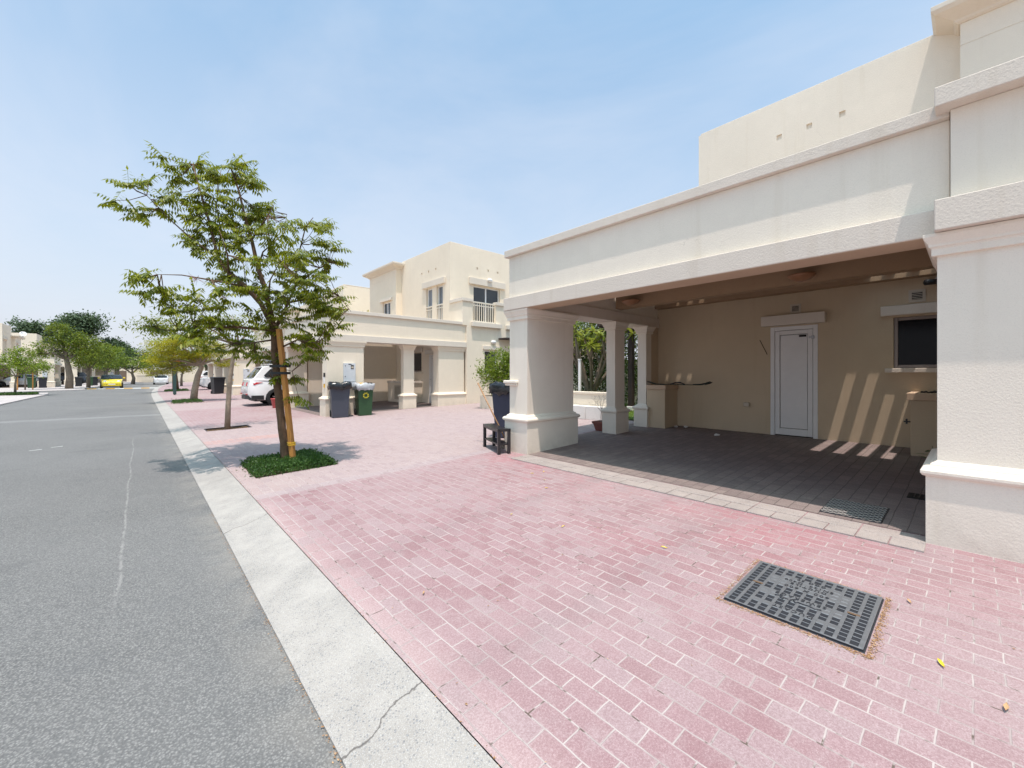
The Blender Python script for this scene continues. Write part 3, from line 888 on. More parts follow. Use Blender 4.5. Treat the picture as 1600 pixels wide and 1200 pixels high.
        mb.build('upper_wing', P.get('wall_up', wall), root)
        mb = MB(su, sv, zg)
        mb.rect_loft(Wg['u'], Wg['u'] + 6, Wg['v0'], Wg['v1'], [(Wg['zt'], .02), (Wg['zt'] + .02, .05), (Wg['zt'] + .05, .07), (Wg['zt'] + .15, .26), (Wg['zt'] + .20, .30), (Wg['zt'] + .27, .30), (Wg['zt'] + .272, .2)])
        mb.build('cornice', trim, root, bevel=.006)
        for h in Wg.get('holes', []):
            window_part(root, su, sv, 'u', Wg['u'] + .07, h[0], h[1], h[2], h[3], zg, M['white'], M['glass'], 1, .07, True, False, trim, .10, .13, .22)
    for h in B.get('front_holes', []):
        wo = window_part(root, su, sv, 'u', B['u'] + .10, h[0], h[1], h[2], h[3], zg, M['white'], M['pale_glass'], 0, .10, False, False, trim)
        railing(wo, su, sv, zg, h[0] + .01, h[1] - .01, B['u'] + .03, h[2] - .02, h[2] + .78, M['rail'], 'v', .12)
    if B.get('front_holes'):
        hs = B['front_holes']
        mb = MB(su, sv, zg); mb.box(B['u'] - .10, B['u'] - .0005, min(h[0] for h in hs) - .22, max(h[1] for h in hs) + .22, hs[0][3] + .02, hs[0][3] + .28)
        mb.build('lintel', trim, root, bevel=.008)
    for h in B.get('side_holes', []):
        wo = window_part(root, su, sv, 'v', B['v0'] + .10, h[0], h[1], h[2], h[3], zg, M['white'], M['glass'], 1, .10, True, False, trim, .10, .28, .25)
    return root

# ---- the near house (its carport fills the right of the picture); v runs back towards the camera
VY = 5.33
def v_(y): return VY - y
P1 = dict(label='nearest cream house with open carport, white service door and four light stripes on its wall',
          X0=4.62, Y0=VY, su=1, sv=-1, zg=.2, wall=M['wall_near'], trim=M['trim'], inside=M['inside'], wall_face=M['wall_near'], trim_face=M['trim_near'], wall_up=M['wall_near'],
          ub=4.28, p1=1.28, p2=(2.47, 2.93), p3=(3.66, 4.0), vc=v_(.245), vend=11, vbeam=v_(.12), vroof=v_(-.45), v0wall=.16,
          win_back=[(v_(.845), v_(-.55), 1.60, 2.40)], door_v=(v_(2.57), v_(1.83), 2.41),
          slot_u=(2.74, 4.072), slots=[(v_(1.085), v_(.94), 0), (v_(.80), v_(.655), 0), (v_(.52), v_(.385), 0), (v_(.26), v_(.125), 0),
                                     (v_(3.81), v_(3.70), 4.03), (v_(4.055), v_(3.94), 4.03), (v_(4.30), v_(4.23), 4.03)],
          col=dict(du=-.12, u1=1.0, v1=9.5, dz=.0, dz2=.03, bv=.07, pw=.32), near=True, col_wall=M['wall_near'],
          block=dict(u=4.88, v0=1.14, v1=5.3, zt=6.94, weep_front=[(v_(2.59), 6.24), (v_(2.09), 6.24), (v_(1.59), 6.24)]),
          wing=dict(u=4.58, v0=v_(.13), v1=10, zt=6.78))
P1['return'] = True; P1['p3v'] = .28
h1 = house(P1)
zg = P1['zg']; A1 = (1, -1, zg)
def H1(mb, name, mat, par=h1, **k): return mb.build(name, mat, par, **k)
window_part(h1, 1, -1, 'u', 4.28 + .045, v_(.845), v_(-.55), 1.60, 2.40, zg, M['frame_brown'], M['dark_glass'], 0, .045, True, True, M['trim'], .055, .155, .15)
door_part(h1, 1, -1, zg, 4.28 + .02, v_(2.568), v_(1.83), .345, 2.385, True, trim=M['trim'])
vent_part(h1, 1, -1, zg, 4.28, v_(2.165), 2.70, .083); vent_part(h1, 1, -1, zg, 4.28, v_(.575), 2.71, .095)
# wall stub of plaster on the pillar's outer front
mb = MB(1, -1, zg); mb.box(.02, .16, -.03, .27, 1.31, 1.345); mb.box(.0, .18, -.05, .28, 1.346, 1.40); mb.build('plaster_ledge', M['wall_near'], h1, bevel=.02, segs=3)
# barbecue counter at the far end of the back wall
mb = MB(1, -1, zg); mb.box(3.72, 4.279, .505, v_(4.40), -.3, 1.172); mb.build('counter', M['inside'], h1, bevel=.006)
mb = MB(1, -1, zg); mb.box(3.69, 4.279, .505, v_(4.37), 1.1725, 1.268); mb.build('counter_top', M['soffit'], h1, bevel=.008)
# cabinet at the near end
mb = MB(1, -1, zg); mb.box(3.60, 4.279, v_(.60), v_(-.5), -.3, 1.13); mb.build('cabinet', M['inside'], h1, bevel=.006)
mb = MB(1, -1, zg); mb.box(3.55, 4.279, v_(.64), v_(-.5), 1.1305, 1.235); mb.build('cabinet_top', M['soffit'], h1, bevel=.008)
mb = MB(1, -1, zg); mb.box(3.95, 4.0, v_(.70), v_(.602), .78, .80); mb.box(3.94, 4.02, v_(.68), v_(.66), .755, .83); mb.build('gas_tap', M['black_plastic'], h1, bevel=.003)
# ceiling lamps, junction box, security camera
for (x, y) in ((6.95, 1.62), (6.95, 4.36)):
    mb = MB(1, -1, zg); mb.disc_lathe((x - 4.62, v_(y), 2.905), [(.17, 0), (.165, -.018), (.13, -.05), (.06, -.085), (.001, -.095)], 24)
    H1(mb, 'ceiling_lamp', M['lamp_amber'])
mb = MB(1, -1, zg); mb.box(4.225, 4.279, v_(3.03), v_(2.93), .87, .95); mb.build('socket_box', M['louvre'], h1, bevel=.008)
mb = MB(1, -1, zg); mb.tube([(4.27, v_(.32), 2.93), (4.18, v_(.36), 2.93), (4.16, v_(.38), 2.90)], .014, 8, 1); mb.tube([(4.20, v_(.34), 2.885), (4.06, v_(.47), 2.865)], .042, 12, 0)
mb.build('security_camera', [M['black_plastic'], M['white']], h1)
mb = MB(1, -1, zg); mb.tube([(4.262, v_(2.62), 1.88), (4.262, v_(2.745), 2.16)], .005, 6); mb.build('cable', M['slit'], h1)

# ---- second house, facing the near one across the paved gap (mirror plan)
def make_second(label, X0, Y0, su, sv, zg, ub, left=False):
    P = dict(label=label, X0=X0, Y0=Y0, su=su, sv=sv, zg=zg, wall=M['wall'], trim=M['trim'], inside=M['wall'],
             ub=ub, p1=1.30, p2=(2.74, 3.28), p3=(4.1, 5.4) if not left else (4.1, ub), ube=5.4 if not left else ub, vc=4.55, vend=8.2, vbeam=4.9, vroof=4.6, v0wall=.5 if not left else .1,
             win_back=[(2.35, 3.5, 1.62, 2.45)], door_v=(1.0, 1.72, 2.35),
             slot_u=(2.6, ub - .25), slots=[(.85, .95, 0), (1.1, 1.2, 0), (1.75, 1.85, 3.6), (2.0, 2.1, 3.6), (3.3, 3.42, 3.7), (4.14, 4.28, 0)], long_slot=(4.14, 4.28),
             col=dict(du=.0, u1=.75, v1=5.0, dz=0, dz2=0, bv=.09),
             block=dict(u=5.2 if not left else 3.9, v0=.9, v1=5.14, zt=6.95,
                        front_holes=[(1.45, 1.95, 3.72, 5.30), (2.30, 2.82, 3.72, 5.30)],
                        side_holes=[(6.40, 7.9, 3.66, 5.35)] if not left else [],
                        weep_front=[(2.0, 6.05), (2.6, 6.05), (3.2, 6.05)], weep_side=[(6.6, 6.1), (7.2, 6.1), (7.75, 6.1)]),
             wing=dict(u=4.9 if not left else 3.6, v0=5.14, v1=8.2, zt=6.6 if not left else 5.7, holes=[(5.75, 6.6, 3.8, 5.12)]))
    h = house(P)
    a = (su, sv, zg)
    door_part(h, su, sv, zg, ub + .03, 1.0, 1.72, .30, 2.32, trim=M['trim'])
    window_part(h, su, sv, 'u', ub + .05, 2.35, 3.5, 1.62, 2.45, zg, M['frame_brown'], M['glass'], 0, .05, True, True, M['trim'], .06, .16, .15)
    # counter with louvre doors
    mb = MB(*a); mb.box(ub - .62, ub - .001, 2.3, 4.3, -.2, 1.12); mb.build('counter', M['wall'], h, bevel=.006)
    mb = MB(*a); mb.box(ub - .66, ub - .001, 2.26, 4.3, 1.1205, 1.22); mb.build('counter_top', M['trim'], h, bevel=.008)
    louvre_doors(h, su, sv, zg, ub - .625, 2.42, 3.55, .42, 1.02)
    # grey meter cabinet on the wide pillar
    mb = MB(*a)
    mb.box(.56, .93, -.035, .059, 1.29, 1.86, 0); mb.box(.565, .925, -.034, .059, 1.10, 1.285, 0); mb.box(.555, .935, -.042, .059, 1.283, 1.293, 0)
    mb.box(.78, .87, -.042, -.0351, 1.68, 1.80, 1); mb.box(.79, .86, -.044, -.0421, 1.70, 1.76, 2)
    for zz in (1.42, 1.76): mb.box(.59, .61, -.042, -.0351, zz, zz + .03, 1)
    mb.box(.70, .80, -.039, -.0351, 1.815, 1.84, 1)
    mb.build('meter_cabinet', [M['meter'], M['slit'], M['louvre']], h, bevel=.006)
    # bell push and stickers on the street face
    mb = MB(*a); mb.box(.025, .059, .2, .29, 1.42, 1.55, 0); mb.box(.03, .0585, .21, .30, 1.20, 1.42, 1); mb.box(.032, .0585, .22, .30, 1.08, 1.20, 2)
    mb.build('intercom', [M['black_plastic'], M['white'], M['amber']], h, bevel=.005)
    if not left:
        mb = MB(*a)   # house body beyond the carport with a shallow loggia upstairs
        recess_wall(mb, 'v', .12, 5.401, 14, -.4, 3.46, [(6.3, 7.0, 1.45, 2.5)], .12)
        mb.box(5.46, 14, .121, .499, -.4, 3.46)
        mb.box(5.2, 5.67, 0, .14, 3.462, 4.42); mb.box(6.9, 8.9, 0, .14, 3.462, 4.42); mb.box(5.2, 5.34, .141, .899, 3.462, 4.42)
        mb.build('side_wall', M['wall'], h)
        mb = MB(*a); mb.box(5.15, 5.69, -.05, .19, 4.4205, 4.55); mb.box(5.15, 5.39, .1905, .898, 4.4205, 4.55); mb.build('parapet_coping', M['trim'], h, bevel=.008)
        mb = MB(*a); mb.box(6.88, 8.9, -.05, .19, 4.4205, 4.55); mb.build('parapet_coping', M['trim'], h, bevel=.008)
        for q0, q1 in ((5.6, 7.15), (7.45, 8.9)):
            mb = MB(*a); mb.box(q0, q1, -.13, -.0005, 3.44, 3.62); mb.build('string_course', M['trim'], h, bevel=.008)
        railing(h, su, sv, zg, 5.69, 6.88, .05, 3.60, 4.47, M['rail'], 'u', .115)
        window_part(h, su, sv, 'v', .09, 6.3, 7.0, 1.45, 2.5, zg, M['white'], M['glass'], 0, .09, True, True, M['trim'], .05, .16, .10)
        bulkhead_lamp(h, su, sv, zg, 6.75, -.02, 2.86, 'v'); bulkhead_lamp(h, su, sv, zg, 7.2, .78, 5.66, 'v')
        # black awning bracket over the side garden
        mb = MB(*a); mb.box(7.05, 9.0, -.5, -.001, 2.98, 3.04); mb.build('side_canopy', M['dark_wood'], h)
    return h
h2 = make_second('cream house across the paved gap with upstairs balcony railing and grey meter cabinet', 4.3, 13.5, 1, 1, .17, 4.7)

# ---- third house, joined to the second: fascia runs on over its own carport
P3 = dict(label='cream house joined beyond the party column, white car backing out of its carport', X0=4.3, Y0=23.2, su=1, sv=-1, zg=.17, wall=M['wall'], trim=M['trim'], inside=M['wall'],
          ub=4.7, p1=1.3, p2=(2.74, 3.28), p3=(4.1, 4.7), vc=4.2, vend=4.4, vbeam=4.45, vroof=4.2, v0wall=-6.5, slot_u=(2.6, 4.45), slots=[(1.0, 1.1, 0), (1.3, 1.4, 0)],
          block=dict(u=4.9, v0=-6.2, v1=-2.4, zt=6.95), wing=None, door_v=(1.0, 1.7, 2.35))
h3 = house(P3)
door_part(h3, 1, -1, .17, 4.73, 1.0, 1.7, .3, 2.32, trim=M['trim'])
# copies of the pair further along the street
def set_house(h, label, dx, dy):
    c_ = copy_tree(h); c_.location = (h.location.x + dx, h.location.y + dy, h.location.z); c_['label'] = label; return c_
set_house(h2, 'cream house beyond the white cars, third carport from the near house', .1, 18)
set_house(h3, 'cream house after the second gap, partly behind the yellow leaved tree', .1, 18)
set_house(h2, 'small far cream house at the right of the bend in the road', 1.0, 36)

# ---- houses on the far left corner
hl = make_second('cream house on the left corner with silver car under its carport', -7.1, 68.6, -1, 1, .1, 4.7, True)
c_ = set_house(hl, 'cream house behind the left corner house, half hidden by the large trees', .6, 15)
c_ = set_house(hl, 'distant cream house on the left behind the parked yellow car', 4.2, 31)
mb = MB(); mb.disc_lathe((0, 0, 0), [(.01, 0), (.14, .02), (.26, .07), (.32, .13), (.33, .14), (.26, .085), (.14, .035), (.01, .015)], 20)
sd = thing('satellite_dish', 'white satellite dish on the roof of the left corner house', 'satellite dish', (-10.9, 79.3, 5.95))
mb.build('dish', M['dish'], sd, rot=(R_(60), 0, R_(20)), loc=(0, 0, .55))
mb = MB(); mb.tube([(0, 0, -.15), (0, 0, .6)], .04, 8); mb.tube([(0, -.1, .6), (-.1, -.5, .85)], .02, 6); mb.build('mast', M['metal'], sd)
# end of the street
e1 = thing('house', 'long low cream building closing the view at the end of the street', 'house', (2.0, 112, 0))
mb = MB()
mb.box(-14, 16, 0, 9, -.1, 3.3); mb.box(-12, -2, 3, 9, 3.3, 5.2); mb.box(1, 9, 2, 9, 3.3, 5.0); mb.build('wall', M['wall'], e1, bevel=.03)
mb = MB(); mb.box(-14.1, 16.1, -.12, -.002, 3.1, 3.4); mb.box(-12.1, -1.9, 2.88, 2.998, 5.0, 5.3); mb.box(.9, 9.1, 1.88, 1.998, 4.8, 5.1); mb.build('fascia', M['trim'], e1)
M['brown_gate'] = plain('brown_gate', (.16, .115, .085), .7)
for (a, b) in ((-11, -9), (-6, -4), (-.5, 1.6)):
    mb = MB(); mb.box(a, b, -.03, -.002, 0, 2.2); mb.build('carport_opening', M['brown_gate'], e1)
for a in (-10, -5, 3, 6):
    mb = MB(); mb.box(a, a + 1.2, (2.96 if a < 0 else 1.96), (2.998 if a < 0 else 1.998), 3.7, 4.6); mb.build('window', M['glass'], e1)
fw = MB(); fw.box(-3.4, 1.4, 0, .3, 0, 1.25); fw.box(-3.45, 1.45, -.04, .34, 1.25, 1.33)
tag(fw.build('boundary_wall', M['wall'], loc=(2.9, 104, .02), bevel=.01), 'low cream boundary wall at the far end of the road', 'wall')

# ------------------------------------------------------------------ side garden between the two houses
gx = MB(); gx.box(0, .16, 0, 4.6, -.3, .68); gx.box(-.02, .18, 0, 4.6, .681, .74)
gw = gx.build('garden_wall', M['wall'], loc=(8.80, 6.15, .30), bevel=.008)
tag(gw, 'low cream garden wall under the shrubs seen through the carport', 'wall')
for i in range(3):
    mb = MB(); mb.box(0, .22, 0, .52, 0, .345)
    b_ = mb.build('white_block', M['white_wall'], loc=(8.55, 6.17 + i * .53, gz(8.6, 6.4) - .005), bevel=.012)
    tag(b_, ['white rendered block nearest the carport pillar in front of the garden wall', 'middle white rendered block at the foot of the garden wall', 'farthest white rendered block at the foot of the garden wall'][i], 'block', 'white blocks along the garden wall')
mb = MB(); mb.box(-.03, .03, -.03, .03, -.1, 1.55); mb.box(-.04, .04, -.04, .04, 1.5502, 1.575)
tag(mb.build('gate_post', M['white'], loc=(9.12, 7.33, gz(9.1, 7)), bevel=.005), 'slim white gate post beside the garden wall', 'post')
mb = MB(); mb.box(0, .12, 0, 9, -.2, 1.75)
tag(mb.build('boundary_wall', stucco('pale_green_wall', (.45, .47, .40), .3), loc=(13.6, 4.9, .3), bevel=.01), 'pale green boundary wall behind the garden lawn', 'wall')
mb = MB(); sheet(mb, 9.0, 13.6, 5.25, 10.7, .03, 6, 6)
lw = structure(mb.build('lawn', M['lawn'], recalc=False))
mb = MB()
for _ in range(5200):
    x, y = random.uniform(9.05, 12.5), random.uniform(5.3, 8.3); z = gz(x, y) + .03; a = random.uniform(0, 6.28); h_ = random.uniform(.03, .07)
    dx, dy = math.cos(a) * .006, math.sin(a) * .006
    mb.add([(x - dx, y - dy, z), (x + dx, y + dy, z), (x + random.uniform(-.03, .03), y + random.uniform(-.03, .03), z + h_)], [(0, 1, 2)])
o = mb.build('grass', M['lime_leaf'], recalc=False); o['kind'] = 'stuff'
pg = thing('pergola_post', 'dark stained pergola post on a white footing behind the carport', 'pergola', (10.75, 6.72, gz(10.75, 6.7)))
mb = MB(); mb.box(-.07, .07, -.07, .07, .16, 2.42); mb.build('post', M['dark_wood'], pg, bevel=.006)
mb = MB(); mb.box(-.10, .10, -.10, .10, -.1, .1595); mb.build('footing', M['white_wall'], pg, bevel=.01)
mb = MB(); mb.box(-.05, .05, -.42, 3.2, 2.421, 2.56); mb.box(-.36, 2.6, -.05, .05, 2.5605, 2.68); mb.box(-.3, 2.6, .9, 1.0, 2.5605, 2.68); mb.build('beam', M['dark_wood'], pg, bevel=.005)

# ------------------------------------------------------------------ foliage
def rand_dir():
    while True:
        v = Vector((random.uniform(-1, 1), random.uniform(-1, 1), random.uniform(-1, 1)))
        if .05 < v.length < 1: return v.normalized()
def leaf_quad(mb, p, d, L, Wd, nrm, mi=0):
    """one folded leaf from p along d"""
    s = d.cross(nrm)
    if s.length < .05: s = d.cross(Vector((.3, .5, .8)))
    s.normalize(); n2 = s.cross(d)
    a = p + d * L * .45 + s * Wd * .5 - n2 * Wd * .15; b = p + d * L * .45 - s * Wd * .5 - n2 * Wd * .15; t = p + d * L - n2 * L * .08
    mb.add([tuple(p), tuple(a), tuple(t), tuple(b)], [(0, 1, 2), (0, 2, 3)], mi)
def pinnate(mb, p, d, L, k=6, leaf=.082, wd=.021, droop=.9):
    """compound neem leaf: arching rachis with pairs of drooping sickle leaflets"""
    d = d.normalized(); side = d.cross(Vector((0, 0, 1)))
    if side.length < .1: side = Vector((1, 0, 0))
    side.normalize(); q = Vector(p); pts = [q.copy()]
    dirn = d.copy(); step = L / (k + .6)
    for i in range(k):
        dirn = (dirn + Vector((0, 0, -.085))).normalized(); q = q + dirn * step; pts.append(q.copy())
        sc = (1 - .35 * abs(i - k * .45) / k) * random.uniform(.85, 1.15)
        for sg in (-1, 1):
            ld = (side * sg * .75 + dirn * .38 + Vector((0, 0, -droop * random.uniform(.55, 1.1)))).normalized()
            leaf_quad(mb, q, ld, leaf * sc, wd * random.uniform(.85, 1.15), (Vector((0, 0, 1)) + dirn * .3 + rand_dir() * .25).normalized())
    leaf_quad(mb, q, (dirn + Vector((0, 0, -.4))).normalized(), leaf, wd, Vector((0, 0, 1)))
    # thin rachis as a ribbon
    for a, b in zip(pts[:-1], pts[1:]):
        mb.add([tuple(a + side * .0022), tuple(a - side * .0022), tuple(b - side * .0018), tuple(b + side * .0018)], [(0, 1, 2, 3)])

# --- the big roadside neem. Skeleton given as (across, height) in metres in the plane across the view, plus depth
TB = Vector((1.74, 7.3, gz(1.74, 7.3)))
DEPT = DEP - RGT * .547
def T3(a, z, b=0.0): return TB + RGT * a + DEPT * b + Vector((0, 0, z - TB.z + b * (z - 1.5) * .15))
tree = thing('neem_tree', 'slim leaning neem tree with feathery leaves beside the orange stake', 'tree', tuple(TB))
def loc(p): return tuple(Vector(p) - TB)
mb = MB()
trunk = [T3(-.015, .02), T3(-.05, .40, .0), T3(-.11, .90), T3(-.16, 1.40), T3(-.195, 1.8, .02), T3(-.215, 2.3, .04)]
pts = []; rr = []
for i in range(len(trunk) - 1):
    for k in range(4):
        t = k / 4; pp = trunk[i].lerp(trunk[i + 1], t); kk = i + t
        pts.append(loc(pp + Vector((random.uniform(-.006, .006), random.uniform(-.006, .006), 0)))); rr.append((.086 if kk < .3 else .069) - .0050 * kk + random.uniform(-.004, .004))
pts.append(loc(trunk[-1])); rr.append(.055)
mb.tube(pts, rr, 14)
mb.build('trunk', M['bark'], tree)
BR = [
    [(-.215, 2.28, .04), (-.36, 2.9, .0), (-.46, 3.2, -.05), (-.56, 3.65, -.05), (-.67, 4.0, 0), (-.77, 4.4, .1), (-.92, 4.8, .15)],
    [(-.21, 2.22, .04), (-.40, 2.62, -.15), (-.66, 2.92, -.2), (-.92, 3.15, -.22), (-1.06, 3.34, -.2), (-1.2, 3.85, -.1), (-1.34, 4.3, -.05), (-1.5, 4.85, 0)],
    [(-1.06, 3.34, -.2), (-1.5, 3.7, -.3), (-1.75, 3.95, -.35), (-2.1, 4.35, -.4)],
    [(-1.06, 3.34, -.2), (-1.07, 3.8, .1), (-1.16, 4.2, .2), (-1.1, 4.75, .3)],
    [(-.46, 3.2, -.05), (-.40, 3.45, .3), (-.05, 3.75, .55), (.0, 4.05, .6)],
    [(-.20, 2.2, .04), (.0, 2.6, .3), (.14, 2.9, .4), (.17, 3.3, .45), (.32, 3.85, .5), (.45, 4.0, .5)],
    [(.14, 2.9, .4), (.45, 3.15, .2), (.72, 3.3, .1), (.85, 3.2, .05)],
    [(.05, 2.65, .3), (.45, 2.72, -.1), (.8, 2.75, -.2), (.98, 2.5, -.25)],
    [(-.20, 2.2, 0), (-.75, 2.25, -.3), (-1.3, 2.25, -.4), (-1.8, 2.2, -.4), (-2.15, 2.28, -.4)],
    [(-.66, 2.9, -.2), (-1.1, 3.0, -.6), (-1.5, 3.08, -.7), (-1.85, 3.09, -.7)],
    [(-.22, 2.05, 0), (-.6, 2.0, .35), (-.9, 2.0, .5)],
    [(-.15, 1.9, .02), (.15, 2.05, -.3), (.42, 2.0, -.5), (.55, 1.85, -.55)],
    [(-.19, 1.66, .02), (-.24, 1.60, -.1), (-.27, 1.50, -.12)],
    [(-.12, 1.6, .02), (.08, 1.55, -.15), (.16, 1.2, -.2), (.20, 1.05, -.2)],
    [(-.3, 2.75, 0), (-.25, 3.0, -.5), (-.1, 3.3, -.7)],
    [(-.4, 2.65, 0), (-.7, 2.9, .6), (-.8, 3.4, .8)],
    [(-.56, 3.65, 0), (-.3, 4.0, -.35), (-.2, 4.2, -.4)],
    [(-.9, 3.1, -.2), (-.85, 3.4, -.7), (-.95, 3.8, -.8)],
]
mb = MB(); segs = []
for bi, b in enumerate(BR):
    P_ = [T3(*q) for q in b]; n_ = len(P_)
    r0 = .042 if bi < 2 else (.024 if bi in (5, 8) else .016)
    if bi in (12, 13): r0 = .007
    mb.tube([loc(q) for q in P_], [r0 * (1 - .78 * i / (n_ - 1)) for i in range(n_)], 7)
    for a, c_ in zip(P_[:-1], P_[1:]):
        for k in range(6): segs.append(a.lerp(c_, k / 6))
    segs.append(P_[-1])
PXM = 98.0
CL = [(270, 243, 18), (300, 247, 18), (328, 252, 15), (356, 238, 18), (376, 252, 14), (386, 268, 11), (215, 290, 17), (245, 294, 15), (222, 316, 15), (274, 286, 13),
      (308, 300, 22), (340, 300, 26), (368, 300, 22), (298, 320, 18), (312, 340, 20), (345, 335, 24), (380, 330, 24), (410, 325, 18), (432, 332, 13), (424, 310, 10),
      (300, 365, 15), (330, 375, 18), (365, 362, 18), (400, 362, 24), (428, 362, 17), (480, 344, 17), (506, 346, 13), (490, 372, 18), (512, 384, 12),
      (460, 400, 20), (490, 405, 18), (518, 398, 12), (524, 415, 10), (338, 402, 15), (360, 422, 18), (386, 402, 12), (430, 402, 16), (440, 430, 20), (470, 440, 21), (500, 440, 17), (524, 450, 12),
      (350, 450, 20), (380, 455, 22), (410, 460, 24), (440, 465, 24), (470, 470, 20), (490, 465, 14), (236, 428, 11), (250, 446, 15), (262, 458, 10),
      (300, 482, 20), (330, 482, 20), (285, 500, 15), (270, 482, 12), (240, 515, 12), (300, 520, 16), (340, 512, 20), (370, 500, 24), (400, 500, 24), (430, 495, 18), (330, 540, 14), (360, 535, 18), (395, 540, 13), (412, 556, 8),
      (510, 490, 16), (530, 490, 11), (520, 508, 13), (500, 476, 12), (466, 500, 14), (480, 540, 16), (492, 526, 12), (466, 530, 12), (476, 560, 9), (446, 566, 5), (424, 590, 5), (455, 590, 5), (463, 622, 4)]
lf = MB()
for (px, py, r) in CL:
    px = 400 + (px - 400) * .95; py += 20 * max(0, (420 - py) / 180)
    a = (px - 446) / PXM; z = 1.5 - (py - 585) / PXM; R = r / PXM
    c0 = T3(a, z)
    cand = sorted(segs, key=lambda q: ((q - c0).dot(RGT)) ** 2 + (q.z - c0.z) ** 2)[:4]
    dep = (random.choice(cand) - TB).dot(DEP) + random.uniform(-.15, .15)
    c0 = T3(a, z, dep)
    best = min(segs, key=lambda q: (q - c0).length + (.12 if q.z > c0.z + .1 else 0))
    ntw = max(2, int(r / 3.5))
    for _ in range(ntw):
        tip = c0 + Vector((random.gauss(0, .62), random.gauss(0, .9), random.gauss(0, .55))) * R
        mid = best.lerp(tip, .55) + Vector((0, 0, -.03))
        mb.tube([loc(best), loc(mid), loc(tip)], [.007, .005, .003], 4)
        out = (tip - best); out.z *= .4
        if out.length < .05: out = rand_dir()
        out.normalize()
        for _k in range(random.randint(4, 6)):
            d = (out * .45 + Vector((random.uniform(-1, 1), random.uniform(-1, 1), random.uniform(-.15, .65)))).normalized()
            pinnate(lf, Vector(loc(tip)) - d * .05, d, random.uniform(.22, .31), random.choice((5, 6, 6)), random.uniform(.085, .108), .030)
mb.build('branches', M['bark'], tree)
lf.build('crown', M['neem'], tree, recalc=False)
# fruiting tufts, pinkish and bare
mb = MB()
for (a, z, b) in ((-1.30, 3.02, -.65), (-.95, 2.72, -.4), (-1.05, 2.8, -.3)):
    c0 = T3(a, z, b)
    for _ in range(26):
        d = rand_dir(); mb.tube([loc(c0), loc(c0 + d * random.uniform(.05, .13))], .0018, 3, 0, False)
mb.build('flower_sprays', plain('dry_flower', (.30, .17, .17), .9), tree)
# stake with strap
S0 = T3(.10, gz(1.8, 7.2), -.10); S1 = T3(-.125, 2.22, -.10)
stake = thing('tree_stake', 'orange timber stake tied to the neem tree with a black strap', 'stake', tuple(S0))
d = (S1 - S0); ln = d.length; q = d.to_track_quat('Z', 'Y')
mb = MB(); mb.box(-.043, .043, -.03, .03, 0, ln)
po = mb.build('post', M['timber'], stake, bevel=.004); po.rotation_mode = 'QUATERNION'; po.rotation_quaternion = q
mb = MB()
t = (1.52 - S0.z) / d.z
ctr = S0.lerp(S1, t); tr = trunk[3].lerp(trunk[4], .3)
for zz in (0.0, .05):
    ring = []
    mid = (ctr + tr) / 2
    ax = (ctr - tr); ax.z = 0; L_ = ax.length / 2; ax.normalize(); bx_ = Vector((-ax.y, ax.x, 0))
    for hz in (-.02, .02):
        ring.append([tuple(mid - S0 + ax * (L_ + .10) * math.cos(k * math.pi / 10) + bx_ * .125 * math.sin(k * math.pi / 10) + Vector((0, 0, zz * 2.2 + hz))) for k in range(20)])
    mb.loft(ring, 0, True, False)
mb.build('strap', M['strap'], stake)
mb = MB()
for zz in (.40, .43):
    t = (zz - S0.z) / d.z; cc = S0.lerp(S1, t) - S0
    mb.box(cc.x - .05, cc.x + .05, cc.y - .05, cc.y + .05, cc.z - .01, cc.z + .01)
mb.build('yellow_tape', M['amber'], stake)

# --- ground cover in the tree pits
def cover(x0, x1, y0, y1, n, h, name='ground_cover', size=.028, mat='ground_leaf'):
    mb = MB()
    for _ in range(n):
        x = random.uniform(x0, x1); y = random.uniform(y0, y1)
        ed = min(x - x0, x1 - x, y - y0, y1 - y)
        hh = h * min(1, .35 + ed / .12) * random.uniform(.3, 1.0)
        sp_ = .02 + .035 * (random.random() < .25); p = Vector((x + random.gauss(0, sp_), y + random.gauss(0, sp_), gz(x, y) - .03 + hh))
        d = (rand_dir() + Vector((0, 0, .7))).normalized()
        for _k in range(3):
            dd = (d + rand_dir() * .8).normalized()
            leaf_quad(mb, p, dd, size * random.uniform(.7, 1.4), size * .42, rand_dir())
    o = mb.build(name, M[mat], recalc=False); o['kind'] = 'stuff'; return o
mb = MB()
for a in pits: mb.box(a[0] - .01, a[1] + .01, a[2] - .01, a[3] + .01, -.1, gz(a[0], a[2]) - .035)
structure(mb.build('planting_soil', M['soil']))
cover(1.19, 2.25, 6.52, 7.73, 7200, .14)
cover(1.2, 2.3, 25.4, 27.4, 1400, .16, size=.05)
# edging frame and mulch of the second pit
mb = MB(); a = pits[1]
for (x0, x1, y0, y1) in ((a[0], a[0] + .04, a[2], a[3]), (a[1] - .04, a[1], a[2], a[3]), (a[0] + .041, a[1] - .041, a[2], a[2] + .04), (a[0] + .041, a[1] - .041, a[3] - .04, a[3])):
    mb.box(x0, x1, y0, y1, -.05, gz(x0, y0) - .002)
tag(mb.build('pit_edging', M['dark_wood'], bevel=.004), 'dark sunken edging frame round the slim bare trunk', 'tree pit')
mb = MB(); scatter_bits(mb, 900, lambda: (random.uniform(a[0] + .04, a[1] - .04), random.uniform(a[2] + .04, a[3] - .04)), .012, .04, -.035)
o = mb.build('leaf_litter', [M['debris'], M['leaf_tan']], recalc=False); o['kind'] = 'stuff'

